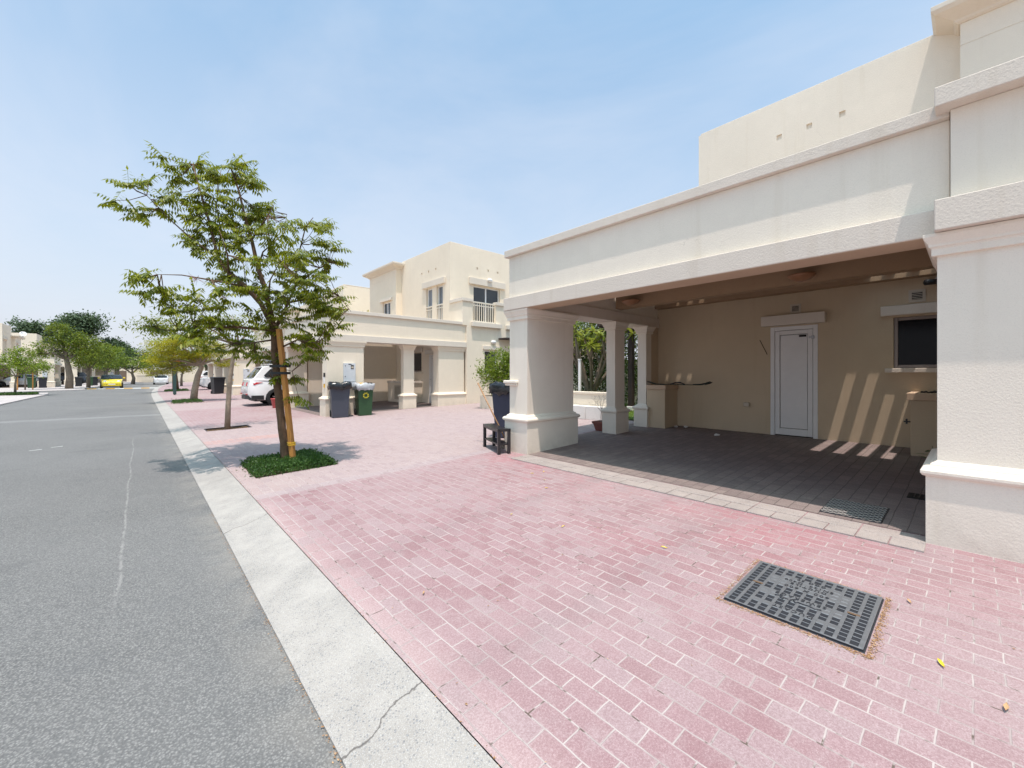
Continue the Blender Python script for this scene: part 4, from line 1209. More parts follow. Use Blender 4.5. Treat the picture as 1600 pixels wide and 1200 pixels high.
# --- generic trees
def blob_tree(name, label, base, H, trunk_pts, rtrunk, blobs, nleaf, leaf, mat, bark, group=None, flat=0.0, aspect=.45, limbs=True, category='tree'):
    base = Vector(base)
    t = thing(name, label, category, tuple(base), 0, group)
    mb = MB()
    n_ = len(trunk_pts)
    mb.tube(trunk_pts, [rtrunk * (1.15 - .55 * i / (n_ - 1)) for i in range(n_)], 10)
    top = Vector(trunk_pts[-1])
    if limbs:
        for (c, r) in blobs:
            c = Vector(c); m_ = top.lerp(c, .5) + Vector((0, 0, .10 * Vector(((c - top).x, (c - top).y, 0)).length)) + rand_dir() * .06 * (c - top).length
            mb.tube([tuple(top - Vector((0, 0, .05))), tuple(m_), tuple(c)], [rtrunk * .5, rtrunk * .33, rtrunk * .12], 6)
    mb.build('trunk', M[bark], t)
    lf = MB()
    tot = sum((max(r) if isinstance(r, tuple) else r) ** 2 for _, r in blobs)
    for (c, r) in blobs:
        rv = Vector(r) if isinstance(r, tuple) else Vector((r, r, r * .8))
        c = Vector(c); k = int(nleaf * (max(rv) ** 2) / tot)
        # sub clumps
        subs = []
        for _ in range(max(5, int(6 + k / 60))):
            dd = rand_dir(); q = random.uniform(.55, 1.02)
            subs.append((c + Vector((dd.x * rv.x, dd.y * rv.y, dd.z * rv.z)) * q, random.uniform(.16, .36)))
        for _ in range(k):
            s_, sr = random.choice(subs)
            p = s_ + Vector((random.gauss(0, sr) * rv.x, random.gauss(0, sr) * rv.y, random.gauss(0, sr * .8) * rv.z))
            d_ = rand_dir()
            if flat: d_ = Vector((d_.x, d_.y, d_.z * (1 - flat))).normalized()
            nn = (Vector((0, 0, 1)) + rand_dir() * (.8 if flat else 1.1)).normalized()
            leaf_quad(lf, p, d_, leaf * random.uniform(.6, 1.35), leaf * aspect * random.uniform(.7, 1.3), nn)
    lf.build('crown', M[mat], t, recalc=False)
    return t
def LD(l, d, z):
    v = RGT * l + DEP * d; return (v.x, v.y, z)
# slim bare-trunked tree in the second pit
b2 = (1.69, 12.98, gz(1.69, 13) - .03)
blob_tree('street_tree', 'slim pale trunked young tree in the framed mulch pit', b2, 3, [(0, 0, 0), (.02, .02, .6), (.05, 0, 1.25), (.12, -.02, 1.85), (.24, -.04, 2.25)], .06,
          [((-.75, .3, 2.75), (.75, .7, .35)), ((-1.55, .5, 2.55), (.6, .55, .28)), ((.1, .2, 3.0), (.5, .6, .32)), ((-.4, -.2, 2.35), (.45, .4, .22)), ((.55, -.1, 2.6), (.4, .4, .25))], 2300, .085, 'neem', 'bark_pale', None, .2, .34)
# yellow feathery tree
b3 = (2.05, 26.9, gz(2.05, 26.9) - .02)
blob_tree('flame_tree', 'spreading yellow green tree with flat feathery layers by the kerb', b3, 4, [(0, 0, 0), (.05, 0, .6), (.18, 0, 1.35), (.32, .0, 1.75), (.28, .0, 1.95)], .145,
          [(LD(-1.85, .2, 2.62), (.75, .75, .26)), (LD(-1.2, .1, 3.0), (.9, .9, .26)), (LD(-.35, 0, 3.12), (.9, .9, .26)), (LD(.45, .1, 2.95), (.8, .8, .28)), (LD(.95, 0, 2.45), (.7, .7, .28)), (LD(-1.55, -.2, 2.05), (.75, .75, .26)), (LD(-1.9, 0, 1.55), (.6, .6, .24)), (LD(-.7, .1, 2.45), (.9, .9, .28)), (LD(.2, .2, 2.35), (.8, .8, .26)), (LD(-.9, .3, 1.75), (.6, .6, .22)), (LD(1.4, .3, 2.0), (.5, .5, .2))], 17000, .13, 'yellow_leaf', 'bark_pale', None, .55, .22)
blob_tree('street_tree', 'dark trunked tree behind the road sign on the right kerb', (2.2, 44, gz(2.2, 44)), 4, [(0, 0, 0), (-.05, 0, .9), (-.1, 0, 1.7), (0, 0, 2.0)], .2,
          [((-1.0, 0, 2.9), (1.4, 1.4, .9)), ((.8, .3, 3.2), (1.5, 1.4, .9)), ((-.2, .3, 3.9), (1.3, 1.3, .7)), ((-1.9, .3, 2.5), (.8, .8, .6))], 5200, .16, 'lime_leaf', 'bark', None, .2, .4)
cover(1.5, 3.0, 43.2, 45, 600, .18, size=.08)
blob_tree('street_tree', 'small far tree on the right before the bend of the road', (3.6, 62, .15), 4, [(0, 0, 0), (0, 0, .9), (.1, 0, 1.6)], .12,
          [((-.7, 0, 2.4), (1.2, 1.2, .9)), ((.7, 0, 2.7), (1.2, 1.2, .9))], 1600, .2, 'green_leaf', 'bark_grey', None, .1, .5)
# left side trees
blob_tree('street_tree', 'small round young tree on the left corner pavement', (-6.45, 44.4, .07), 3, [(0, 0, 0), (0, 0, .7), (.05, 0, 1.3)], .065,
          [((-.5, 0, 2.1), (.9, .9, .75)), ((.7, -.2, 2.0), (.85, .85, .6)), ((.1, .3, 2.75), (.75, .75, .6)), ((1.35, 0, 2.05), (.4, .4, .3)), ((-1.4, .2, 2.2), (.7, .7, .6))], 3600, .14, 'lime_leaf', 'bark_grey', None, .1, .5)
o = None
mb = MB()
for _ in range(900):
    x = random.uniform(-7.2, -5.4); y = random.uniform(43.6, 44.9)
    for _k in range(2): leaf_quad(mb, Vector((x, y, .07 + random.uniform(.0, .15))), (rand_dir() + Vector((0, 0, .8))).normalized(), .1, .05, rand_dir())
o = mb.build('ground_cover', M['ground_leaf'], recalc=False); o['kind'] = 'stuff'
blob_tree('street_tree', 'leafy edge of a tree cut by the left side of the picture', (-11.4, 51.0, .07), 4, [(0, 0, 0), (0, 0, 1.0), (.1, 0, 1.7)], .1,
          [((.2, 0, 2.8), (1.4, 1.2, 1.0)), ((1.1, .3, 3.2), (.9, .9, .8)), ((-1, 0, 3.4), (1.2, 1.2, 1.0))], 2600, .16, 'lime_leaf', 'bark_grey', None, .1, .5)
blob_tree('street_tree', 'thin staked sapling before the left corner house', (-7.9, 58.5, .07), 3, [(0, 0, 0), (0, 0, .9), (.05, 0, 1.6)], .05,
          [((0, 0, 2.3), (.7, .7, .6)), ((.6, 0, 2.7), (.6, .6, .5))], 900, .15, 'green_leaf', 'bark_grey', None, .1, .5)
for i, (x, y) in enumerate(((-8.35, 58.4), (-7.45, 58.6))):
    mb = MB(); mb.box(-.04, .04, -.04, .04, 0, 1.7)
    tag(mb.build('tree_stake', M['timber'], loc=(x, y, .07), bevel=.004), ['left one of the two stakes holding the thin sapling', 'right one of the two stakes holding the thin sapling'][i], 'stake', 'stakes of the sapling')
blob_tree('street_tree', 'largest dark green tree with forked pale trunk on the left pavement', (-5.3, 60.6, .07), 6, [(0, 0, 0), (.05, 0, 1.2), (-.1, 0, 2.4), (-.2, 0, 3.0)], .27,
          [((-1.2, .2, 4.2), (1.3, 1.3, 1.0)), ((.1, 0, 4.9), (1.4, 1.3, 1.0)), ((1.3, .2, 4.3), (1.3, 1.3, 1.0)), ((1.2, -.2, 3.5), (1.3, 1.2, .9)), ((-.8, .2, 5.9), (1.0, 1.0, .6)), ((-2.2, 0, 3.5), (.8, .8, .5))], 6500, .2, 'green_leaf', 'bark_grey', None, .1, .5)
blob_tree('street_tree', 'dark low tree right of the largest tree on the left', (-4.2, 64.5, .07), 4, [(0, 0, 0), (0, 0, 1.2), (0, 0, 2.0)], .16,
          [((-.5, 0, 3.2), (1.2, 1.2, .9)), ((1.0, .2, 3.3), (1.2, 1.2, .9)), ((.4, 0, 4.3), (1.2, 1.2, .8))], 3400, .2, 'green_leaf', 'bark_grey', None, .1, .5)
blob_tree('street_tree', 'lighter tree just behind the yellow car', (-3.0, 70, .07), 4, [(0, 0, 0), (0, 0, 1.2), (0, 0, 1.8)], .14,
          [((-.5, 0, 2.9), (1.2, 1.2, .9)), ((.9, .1, 3.0), (1.1, 1.1, 1.0)), ((.2, 0, 4.2), (1.2, 1.2, 1.0))], 2600, .2, 'lime_leaf', 'bark_grey', None, .1, .5)
blob_tree('street_tree', 'round dark tree with crooked trunk at the end of the left pavement', (-.8, 83, .07), 5, [(0, 0, 0), (.1, 0, .9), (-.1, 0, 1.6)], .22,
          [((-2.2, 0, 3.2), (1.8, 1.6, 1.1)), ((0, 0, 3.9), (2.0, 1.8, 1.3)), ((2.0, 0, 3.6), (1.9, 1.6, 1.1)), ((.8, 0, 2.6), (1.6, 1.4, .8))], 5200, .24, 'dark_leaf', 'bark_grey', None, .1, .5)
blob_tree('street_tree', 'slender tree between the round tree and the boundary wall', (-4.0, 88, .07), 5, [(0, 0, 0), (0, 0, 1.2), (0, 0, 2.0)], .16,
          [((-.6, 0, 3.2), (1.5, 1.3, 1.1)), ((.8, 0, 3.4), (1.5, 1.3, 1.2))], 2000, .24, 'dark_leaf', 'bark_grey', None, .1, .5)
# tall trees rising behind the far roofs
def far_tree(label, x, y, h, spread, n=6500):
    bl = []
    for k in range(9):
        a = random.uniform(0, 6.28); rr_ = random.uniform(.1, 1) * spread
        bl.append(((math.cos(a) * rr_, math.sin(a) * rr_, h * random.uniform(.55, .88)), (spread * .55, spread * .55, h * .16)))
    bl.append(((0, 0, h * .85), (spread * .5, spread * .5, h * .15)))
    return blob_tree('tall_tree', label, (x, y, 0), h, [(0, 0, 0), (0, 0, h * .3), (0, 0, h * .55)], .35, bl, n, .42, 'far_leaf', 'bark_grey', 'tall trees behind the far roofs', .1, .55)
far_tree('tall rounded tree behind the roof of the left corner house', -12.9, 100, 10.0, 2.9, 6500)
far_tree('tallest broad tree rising behind the largest street tree', -6.9, 99.5, 11.9, 3.2, 8000)
far_tree('tall tree stepping down beside the broadest one', -3.0, 99.7, 7.6, 2.6)
for i, (x, y, h) in enumerate(((-2.9, 129.5, 7.8), (-1.2, 130, 7.0), (.6, 130, 6.9))):
    far_tree(['leftmost of the three small crowns above the end building', 'middle of the three small crowns above the end building', 'rightmost of the three small crowns above the end building'][i], x, y, h, 1.6, 900)
far_tree('distant tree filling the gap beyond the white car on the bend', 9.5, 98, 6.5, 4.2, 3200)
# garden trees and shrubs seen through the carport
fr = thing('frangipani_tree', 'frangipani with long pale leaves behind the garden wall', 'tree', (10.4, 7.9, gz(10.4, 7.9)))
mb = MB()
tips = []
for k in range(17):
    a = k * .571 * 1.1; r1 = random.uniform(.35, .75); z1 = random.uniform(1.3, 1.8)
    p1 = (math.cos(a) * r1, math.sin(a) * r1, z1); p2 = (math.cos(a) * random.uniform(.8, 1.5), math.sin(a) * random.uniform(.8, 1.6), random.uniform(1.9, 3.3))
    mb.tube([(random.uniform(-.05, .05), random.uniform(-.05, .05), -.1), (math.cos(a) * .15, math.sin(a) * .15, .7), p1, p2], [.055, .05, .04, .028], 7); tips.append(Vector(p2))
    p3 = Vector(p1) + Vector((random.uniform(-.5, .5), random.uniform(-.5, .5), random.uniform(.3, .9))); mb.tube([p1, tuple(p3)], [.035, .025], 6); tips.append(p3)
mb.build('trunk', M['bark_grey'], fr)
lf = MB()
for tp in tips:
    for k in range(26):
        d = (Vector((random.uniform(-1, 1), random.uniform(-1, 1), random.uniform(-.55, .75)))).normalized()
        leaf_quad(lf, tp + rand_dir() * .04, d, random.uniform(.22, .36), .085, (Vector((0, 0, 1)) + rand_dir() * .5).normalized())
lf.build('crown', M['frangipani'], fr, recalc=False)
def shrub(label, base, blobs, n, leaf, mat, name='shrub', aspect=.45):
    return blob_tree(name, label, base, 1, [(0, 0, 0), (0, 0, .3), (.02, 0, .6)], .04, blobs, n, leaf, mat, 'bark', None, 0, aspect, True, 'shrub')
shrub('dense dark shrub under the frangipani behind the garden wall', (11.3, 8.6, .4), [((0, 0, 1.1), (1.1, 1.3, .8)), ((-.3, 1.0, 1.0), (1.0, 1.1, .8)), ((.2, -1.0, 1.1), (.9, 1.0, .8)), ((0, .2, 1.9), (1.1, 1.4, .7)), ((.3, .2, 2.7), (1.2, 1.5, .7))], 15000, .085, 'dark_leaf')
shrub('tall dark hedge shrub behind the dark pergola post', (12.4, 7.2, .4), [((0, 0, 1.3), (.9, 1.3, 1.0)), ((0, .8, 2.3), (.9, 1.2, .8)), ((.2, -.9, 1.9), (.8, .9, .8)), ((0, 2.2, 1.8), (.9, 1.2, 1.2)), ((0, .3, 3.1), (1.0, 1.6, .7)), ((.1, 1.8, 2.9), (1.0, 1.3, .8)), ((-.2, -.6, 2.7), (.9, .8, .7))], 16000, .09, 'green_leaf')
shrub('bright green bush in the cream planter against the far house wall', (9.27, 11.27, .77), [((0, 0, .5), (.42, .5, .5)), ((.25, -.1, 1.15), (.40, .45, .42)), ((-.22, .1, .75), (.30, .35, .35)), ((.5, -.2, .8), (.35, .4, .5)), ((.55, -.25, 1.45), (.32, .3, .3)), ((.1, 0, 1.0), (.5, .5, .55)), ((.3, -.2, .45), (.5, .45, .4)), ((.7, -.3, 1.0), (.35, .35, .5))], 6500, .10, 'lime_leaf', 'shrub', .32)
mb = MB(); mb.box(-.22, .55, -.35, .45, -.05, .44); mb.box(-.18, .51, -.31, .41, .4402, .445, 1)
tag(mb.build('planter', [M['wall'], M['soil']], loc=(9.2, 11.25, gz(9, 11.5)), bevel=.01), 'square cream planter box holding the bright green bush', 'planter')
# trellis plant on the terrace roof
tz = thing('trellis', 'brown lattice trellis on the terrace above the second carport', 'trellis', (9.15, 22.5, 3.6))
mb = MB()
for i in range(9):
    x = i * .16
    for sg in (-1, 1):
        xa, xb = x, x + sg * .7
        mb.tube([(max(0, min(1.28, xa)), 0, 0), (max(0, min(1.28, xb)), 0, .85)], .014, 4, 0, False)
mb.box(-.03, .03, -.02, .02, -.2, .9); mb.box(1.26, 1.32, -.02, .02, -.2, .9)
mb.build('lattice', plain('brown_lattice', (.13, .05, .035), .8), tz)
shrub('yellow green climber above the lattice trellis on the terrace', (9.4, 22.8, 3.6), [((.0, 0, 1.0), (.35, .35, .4)), ((.4, 0, 1.35), (.3, .3, .35))], 500, .09, 'yellow_leaf')

# ------------------------------------------------------------------ wheelie bins
def wheelie_bin(label, x, y, rz, body, liner, w=.48, d=.55, h=.93, emblem=False, lid=None, group='wheeled rubbish bins'):
    r = thing('wheelie_bin', label, 'bin', (x, y, gz(x, y) if x > 0 else .07), rz, group)
    mb = MB()
    k = .80
    mb.rect_loft(-w / 2 * k, w / 2 * k, -d / 2 * k, d / 2 * k, [(.0, 0.0), (.02, .004), (h * .5, w * .055), (h * .93, w * .105), (h * .935, w * .13), (h * .985, w * .135), (h * .99, w * .10), (h * .93, w * .09)])
    mb.build('body', body, r, bevel=.012, segs=3)
    for sx in (-1, 1):
        mb = MB(); mb.disc_lathe((sx * (w / 2 * .80 + .01), d / 2 * .84, .10), [(.04, -.03), (.10, -.03), (.105, -.015), (.105, .015), (.10, .03), (.04, .03)], 18, 0, 'x')
        mb.build('wheel', M['tyre'], r)
    mb = MB(); mb.tube([(-w * .4, d / 2 * 1.1, h * .96), (w * .4, d / 2 * 1.1, h * .96)], .016, 8); mb.build('handle', body, r)
    if liner:
        mb = MB(); rings = []
        n_ = 40
        for j, (o_, zz, wr) in enumerate(((.045, h * .86, .020), (.062, h * .90, .02), (.058, h * .95, .014), (.050, h * 1.005, .012), (.015, h * 1.03, .018), (-.045, h * 1.02, .014), (-.09, h * .97, .01), (-.12, h * .86, .01))):
            ring = []
            for i in range(n_):
                a = 2 * math.pi * i / n_
                cx, cy = math.cos(a), math.sin(a)
                m_ = max(abs(cx), abs(cy)) ** .8
                ax, ay = (w * .5 + o_) * cx / m_, (d * .5 + o_) * cy / m_
                jit = random.uniform(-1, 1) * wr * 2.4 + .035 * math.sin(3 * a + j) * (j > 0)
                ring.append((ax * (1 + jit), ay * (1 + jit), zz + random.uniform(-1, 1) * wr * 2.0 - (.05 * abs(math.sin(1.5 * a + 1)) if j < 2 else 0)))
            rings.append(ring)
        mb.loft(rings, 0, True, False)
        mb.build('bin_liner', M[liner], r)
    if emblem:
        mb = MB()
        for k2 in range(8):
            a0, a1 = 2 * math.pi * k2 / 8 + .09, 2 * math.pi * (k2 + 1) / 8 - .09
            q = []
            for rr_, aa in ((.055, a0), (.098, a0 + .10), (.088, (a0 + a1) / 2), (.098, a1 - .02), (.055, a1), (.048, (a0 + a1) / 2)):
                q.append((rr_ * math.cos(aa), rr_ * math.sin(aa)))
            vs = [(p[0], -d / 2 * .985 - .004, .64 + p[1]) for p in q]
            mb.add(vs, [(0, 1, 2, 5), (5, 2, 3, 4)])
        mb.build('emblem', M['yellow'], r, recalc=False)
        mb = MB(); mb.box(-w * .42, w * .1, -d * .3, d * .2, h * .985, h * 1.045); mb.build('yellow_bag', M['amber'], r, bevel=.02)
        mb = MB(); mb.box(w * .12, w * .5, -d * .4, d * .3, h * .98, h * 1.05); mb.build('dark_bag', M['bag'], r, bevel=.02)
    if lid == 'open':
        mb = MB(); mb.rect_loft(-w / 2, w / 2, 0, .05, [(0, 0), (.45, .01), (.5, -.02)]); mb.build('lid', body, r, bevel=.01, loc=(0, d * .62, h * .72), rot=(R_(-12), 0, 0))
    if lid == 'shut':
        mb = MB(); mb.rect_loft(-w / 2, w / 2, -d / 2, d / 2, [(h * .992, .035), (h * 1.02, .04), (h * 1.05, .0), (h * 1.06, -.06)]); mb.build('lid', body, r, bevel=.01)
    return r
YAW = R_(-28)
wheelie_bin('slate grey wheelie bin with black liner before the wide pillar of the second house', 4.60, 13.12, R_(-14), M['bin_blue'], 'bag', .55, .58, 1.04)
wheelie_bin('green wheelie bin with clear liner and yellow ring emblem', 5.33, 13.05, R_(-8), M['bin_green'], 'clear_bag', .47, .54, .99, True)
wheelie_bin('dark blue wheelie bin with thick black liner behind the near carport pillar', 5.62, 6.25, R_(-70), M['navy'], 'bag', .60, .64, 1.06, False, 'open')
wheelie_bin('black wheelie bin standing between the grey car and the white car', 4.0, 35.0, R_(10), M['bin_dark'], None, .66, .72, 1.10, False, 'shut')
for i, (x, y, m_, lb) in enumerate(((-8.55, 66.6, 'bin_green', 'green wheelie bin before the left corner house'), (-7.75, 66.5, 'bin_dark', 'dark wheelie bin beside the green one before the left corner house'),
                                 (-5.5, 71.8, 'bin_dark', 'dark wheelie bin right of the large forked trunk'), (-4.4, 76.5, 'bin_dark', 'dark wheelie bin behind the yellow car on the left pavement'), (-4.75, 74.5, 'bin_green', 'dull green wheelie bin half hidden behind the low dark tree'))):
    wheelie_bin(lb, x, y, R_(5), M[m_], None, .62, .70, 1.08, False, 'shut')

# ------------------------------------------------------------------ bench, broom, pots, litter
bn = thing('bench', 'small black two tier bench beside the near carport pillar', 'bench', (4.42, 5.50, gz(4.42, 5.5)), R_(90) + math.atan2(-.13, .7) * -1)
bn.location = (4.54, 5.46, gz(4.54, 5.46)); bn.rotation_euler = (0, 0, R_(69.6))
mb = MB(); mb.add([], [])
tw, td, th = .80, .22, .41
for i in range(12):
    x0 = -tw / 2 + i * tw / 12; x1 = x0 + tw / 12
    s0 = -.018 * (1 - (2 * (x0) / tw) ** 2); s1 = -.018 * (1 - (2 * (x1) / tw) ** 2)
    mb.add([(x0, -td / 2, th + s0), (x1, -td / 2, th + s1), (x1, td / 2, th + s1), (x0, td / 2, th + s0), (x0, -td / 2, th + s0 - .045), (x1, -td / 2, th + s1 - .045), (x1, td / 2, th + s1 - .045), (x0, td / 2, th + s0 - .045)],
           [(0, 1, 2, 3), (7, 6, 5, 4), (0, 4, 5, 1), (2, 6, 7, 3)] + ([(0, 3, 7, 4)] if i == 0 else []) + ([(1, 5, 6, 2)] if i == 11 else []))
mb.build('seat', M['bench'], bn, recalc=True)
mb = MB(); mb.box(-tw / 2 + .03, tw / 2 - .03, -td / 2 + .012, td / 2 - .012, .14, .165); mb.build('shelf', M['bench'], bn, bevel=.003)
for sx in (-1, 1):
    for sy in (-1, 1):
        mb = MB(); cx, cy = sx * (tw / 2 - .024), sy * (td / 2 - .024); mb.box(cx - .024, cx + .024, cy - .024, cy + .024, 0, th - .005 if True else 0)
        mb.build('leg', M['bench'], bn, bevel=.003)
B0 = Vector((4.80, 5.50, gz(4.8, 5.5) + .12)); B1 = Vector((4.72, 6.22, 1.34))
br_ = thing('broom', 'wooden handled broom leaning on the dark blue bin behind the bench', 'broom', tuple(B0))
mb = MB(); mb.tube([(0, 0, 0), tuple(B1 - B0)], .013, 10); mb.build('handle', M['broomwood'], br_)
mb = MB(); mb.rect_loft(-.13, .13, -.02, .02, [(-.12, .03), (-.03, .0), (.02, -.002)])
for _ in range(80):
    x = random.uniform(-.14, .14); mb.tube([(x * .9, 0, -.02), (x * 1.1, random.uniform(-.05, .05), -.125)], .004, 3, 0, False)
mb.build('bristles', M['dry'], br_)
pt = thing('potted_plant', 'dried bare plant in a square terracotta pot by the carport pillar', 'plant', (7.33, 5.29, gz(7.33, 5.3)))
mb = MB(); mb.rect_loft(-.10, .10, -.10, .10, [(0, -.005), (.15, .035), (.151, .05), (.20, .055), (.201, .035), (.175, .03)]); mb.build('pot', M['terracotta'], pt, bevel=.004)
mb = MB(); mb.box(-.128, .128, -.128, .128, .15, .178); mb.build('soil', M['soil'], pt)
mb = MB()
def branchy(p, d, L, r, dep):
    q = p + d * L; mb.tube([tuple(p), tuple(p + d * L * .5 + rand_dir() * L * .06), tuple(q)], [r, r * .8, r * .6], 4, 0, False)
    if dep > 0:
        for _ in range(random.randint(2, 3)):
            branchy(q, (d + rand_dir() * .75 + Vector((0, 0, .2))).normalized(), L * random.uniform(.55, .85), r * .6, dep - 1)
for _ in range(5): branchy(Vector((random.uniform(-.03, .03), random.uniform(-.03, .03), .17)), (Vector((random.uniform(-.4, .4), random.uniform(-.4, .4), 1))).normalized(), .25, .006, 3)
mb.build('stems', M['dry'], pt)
mb = MB(); mb.disc_lathe((0, 0, 0), [(.13, 0), (.135, .02), (.19, .34), (.205, .345), (.205, .38), (.185, .38), (.17, .33), (.01, .33)], 24)
tag(mb.build('flower_pot', M['red_pot'], loc=(4.05, 18.6, gz(4.05, 18.6))), 'tapered red flower pot beside the rear wheel of the white car', 'pot')
# long dark green strip on the counter
so_ = thing('rubber_strip', 'long dark green strip with curled ends lying on the carport counter', 'strip', (8.42, 4.2, 1.268))
mb = MB()
path = [(-.0, .70, .075), (0, .60, .055), (0, .45, .012), (.0, .25, .006), (0, .12, .014), (0, 0, .012), (0, -.15, .008), (0, -.35, .010), (0, -.52, .012), (0, -.62, .03), (0, -.70, .07)]
rings = []
for i, (x, y, z) in enumerate(path):
    wd = .045 if 0 < i < len(path) - 1 else .03
    rings.append([(x - wd, y, z), (x + wd, y, z), (x + wd, y, z + .016), (x - wd, y, z + .016)])
mb.loft(rings, 0, True); mb.build('strip', M['rubber_green'], so_)
mb = MB()
loop = [(.02, -.36, .024), (.02, -.5, .03), (.02, -.60, .05), (.02, -.70, .085), (.02, -.745, .075), (.02, -.70, .055), (.02, -.6, .025)]
mb.tube(loop, .012, 6); mb.tube([(.0, .12, .02), (.03, .02, .055), (.02, -.1, .06), (.0, -.2, .02)], .014, 6); mb.build('strap', M['strap'], so_)
for i, (x, y, z, s_) in enumerate(((8.15, 3.25, gz(8.15, 3.25) + .006, .05), (8.62, 4.30, gz(8.6, 4.3) + .01, .045), (8.72, 4.12, gz(8.7, 4.1) + .01, .05))):
    mb = MB(); n_ = 9
    mb.loft([[(s_ * r_ * math.cos(2 * math.pi * k / n_) * random.uniform(.7, 1.2), s_ * r_ * math.sin(2 * math.pi * k / n_) * random.uniform(.7, 1.2), zz + random.uniform(0, .012)) for k in range(n_)] for r_, zz in ((.9, 0), (1, .012), (.5, .03))])
    tag(mb.build('crumpled_paper', M['litter'], loc=(x, y, z)), ['crumpled white paper in the middle of the carport floor', 'crumpled white litter nearer the front of the counter foot', 'crumpled white litter in the corner of counter and wall'][i], 'litter', 'crumpled litter in the carport')
mb = MB()
for _ in range(26):
    x, y = 8.30 + random.uniform(-.05, .25), random.uniform(.0, .5); r_ = random.uniform(.012, .03)
    mb.disc_lathe((x, y, 1.235), [(r_, 0), (r_ * 1.1, r_ * .6), (r_ * .3, r_ * 1.2)], 6)
o = mb.build('gravel', plain('dark_pebbles', (.06, .05, .045), .8)); o['kind'] = 'stuff'
# weed beside the cabinet
wd_ = thing('weed', 'small broad leaved weed growing at the foot of the near cabinet', 'plant', (7.35, .33, gz(7.35, .33)))
mb = MB(); mb.tube([(0, 0, -.02), (.01, 0, .16), (.0, .01, .30)], [.006, .005, .003], 5); mb.build('stem', M['ground_leaf'], wd_)
mb = MB()
for k in range(11):
    a = k * 2.4; leaf_quad(mb, Vector((0, 0, .08 + .02 * k)), Vector((math.cos(a), math.sin(a), .25 - .03 * k)).normalized(), .19, .06, Vector((0, 0, 1)))
mb.build('leaves', M['ground_leaf'], wd_, recalc=False)
# fallen leaves on the pavers
def fallen(x, y, L, mat, label, group=None):
    mb = MB(); a = random.uniform(0, 6.28); n_ = 6
    top = []; 
    for i in range(n_ + 1):
        t = i / n_; wv = math.sin(math.pi * min(1, t * 1.02)) * L * .12; zz = .004 + .010 * (t - .4) ** 2 * L / .04 + .004 * math.sin(t * 5)
        top.append(((t - .5) * L, -wv, zz + .004)); top.append(((t - .5) * L, 0, zz)); top.append(((t - .5) * L, wv, zz + .005))
    fs = []
    for i in range(n_):
        for k in (0, 1): fs.append((3 * i + k, 3 * i + k + 1, 3 * i + k + 4, 3 * i + k + 3))
    mb.add(top, fs, 0, True)
    o = mb.build('fallen_leaf', M[mat], loc=(x, y, gz(x, y) + .003), rot=(0, 0, a), recalc=False); return tag(o, label, 'leaf', group)
fallen(2.78, .10, .065, 'leaf_yellow', 'largest bright yellow leaf right of the manhole cover')
for (x, y) in ((3.86, 3.90), (4.03, 3.85), (3.75, 3.57), (3.52, 3.32), (2.67, 2.98), (2.79, 2.43)):
    fallen(x, y, .045, 'leaf_yellow', 'small yellow fallen leaf on the pink pavers', 'small yellow leaves')
fallen(3.02, 1.60, .05, 'leaf_yellow', 'yellow leaf just behind the manhole cover')
fallen(2.62, -.09, .07, 'leaf_tan', 'dry tan leaf near the right edge of the picture')
fallen(3.35, .25, .05, 'leaf_tan', 'pale dry leaf at the far corner of the manhole cover')
fallen(1.35, 2.35, .05, 'leaf_tan', 'dry tan leaf near the kerb on the pavers')

# ------------------------------------------------------------------ road sign
sg = thing('road_sign', 'green road sign post with red bordered triangle under the yellow tree', 'sign', (1.75, 36.3, gz(1.75, 36.3)))
mb = MB(); mb.box(-.09, .09, -.05, .05, .05, 2.35); mb.box(-.05, .05, -.03, .03, -.2, .06); mb.build('post', M['sign_green'], sg, bevel=.01)
mb = MB(); mb.prism([(-.33, 2.28), (.33, 2.28), (0, 2.85)], 'y', -.075, -.055); mb.build('triangle', M['sign_red'], sg, bevel=.01)
mb = MB(); mb.prism([(-.22, 2.345), (.22, 2.345), (0, 2.73)], 'y', -.080, -.0755); mb.build('triangle_face', M['white'], sg)
mb = MB(); mb.prism([(-.15, 2.37), (.15, 2.37), (.10, 2.41), (.04, 2.46), (-.04, 2.46), (-.10, 2.41)], 'y', -.084, -.0805); mb.build('hump_symbol', M['slit'], sg)

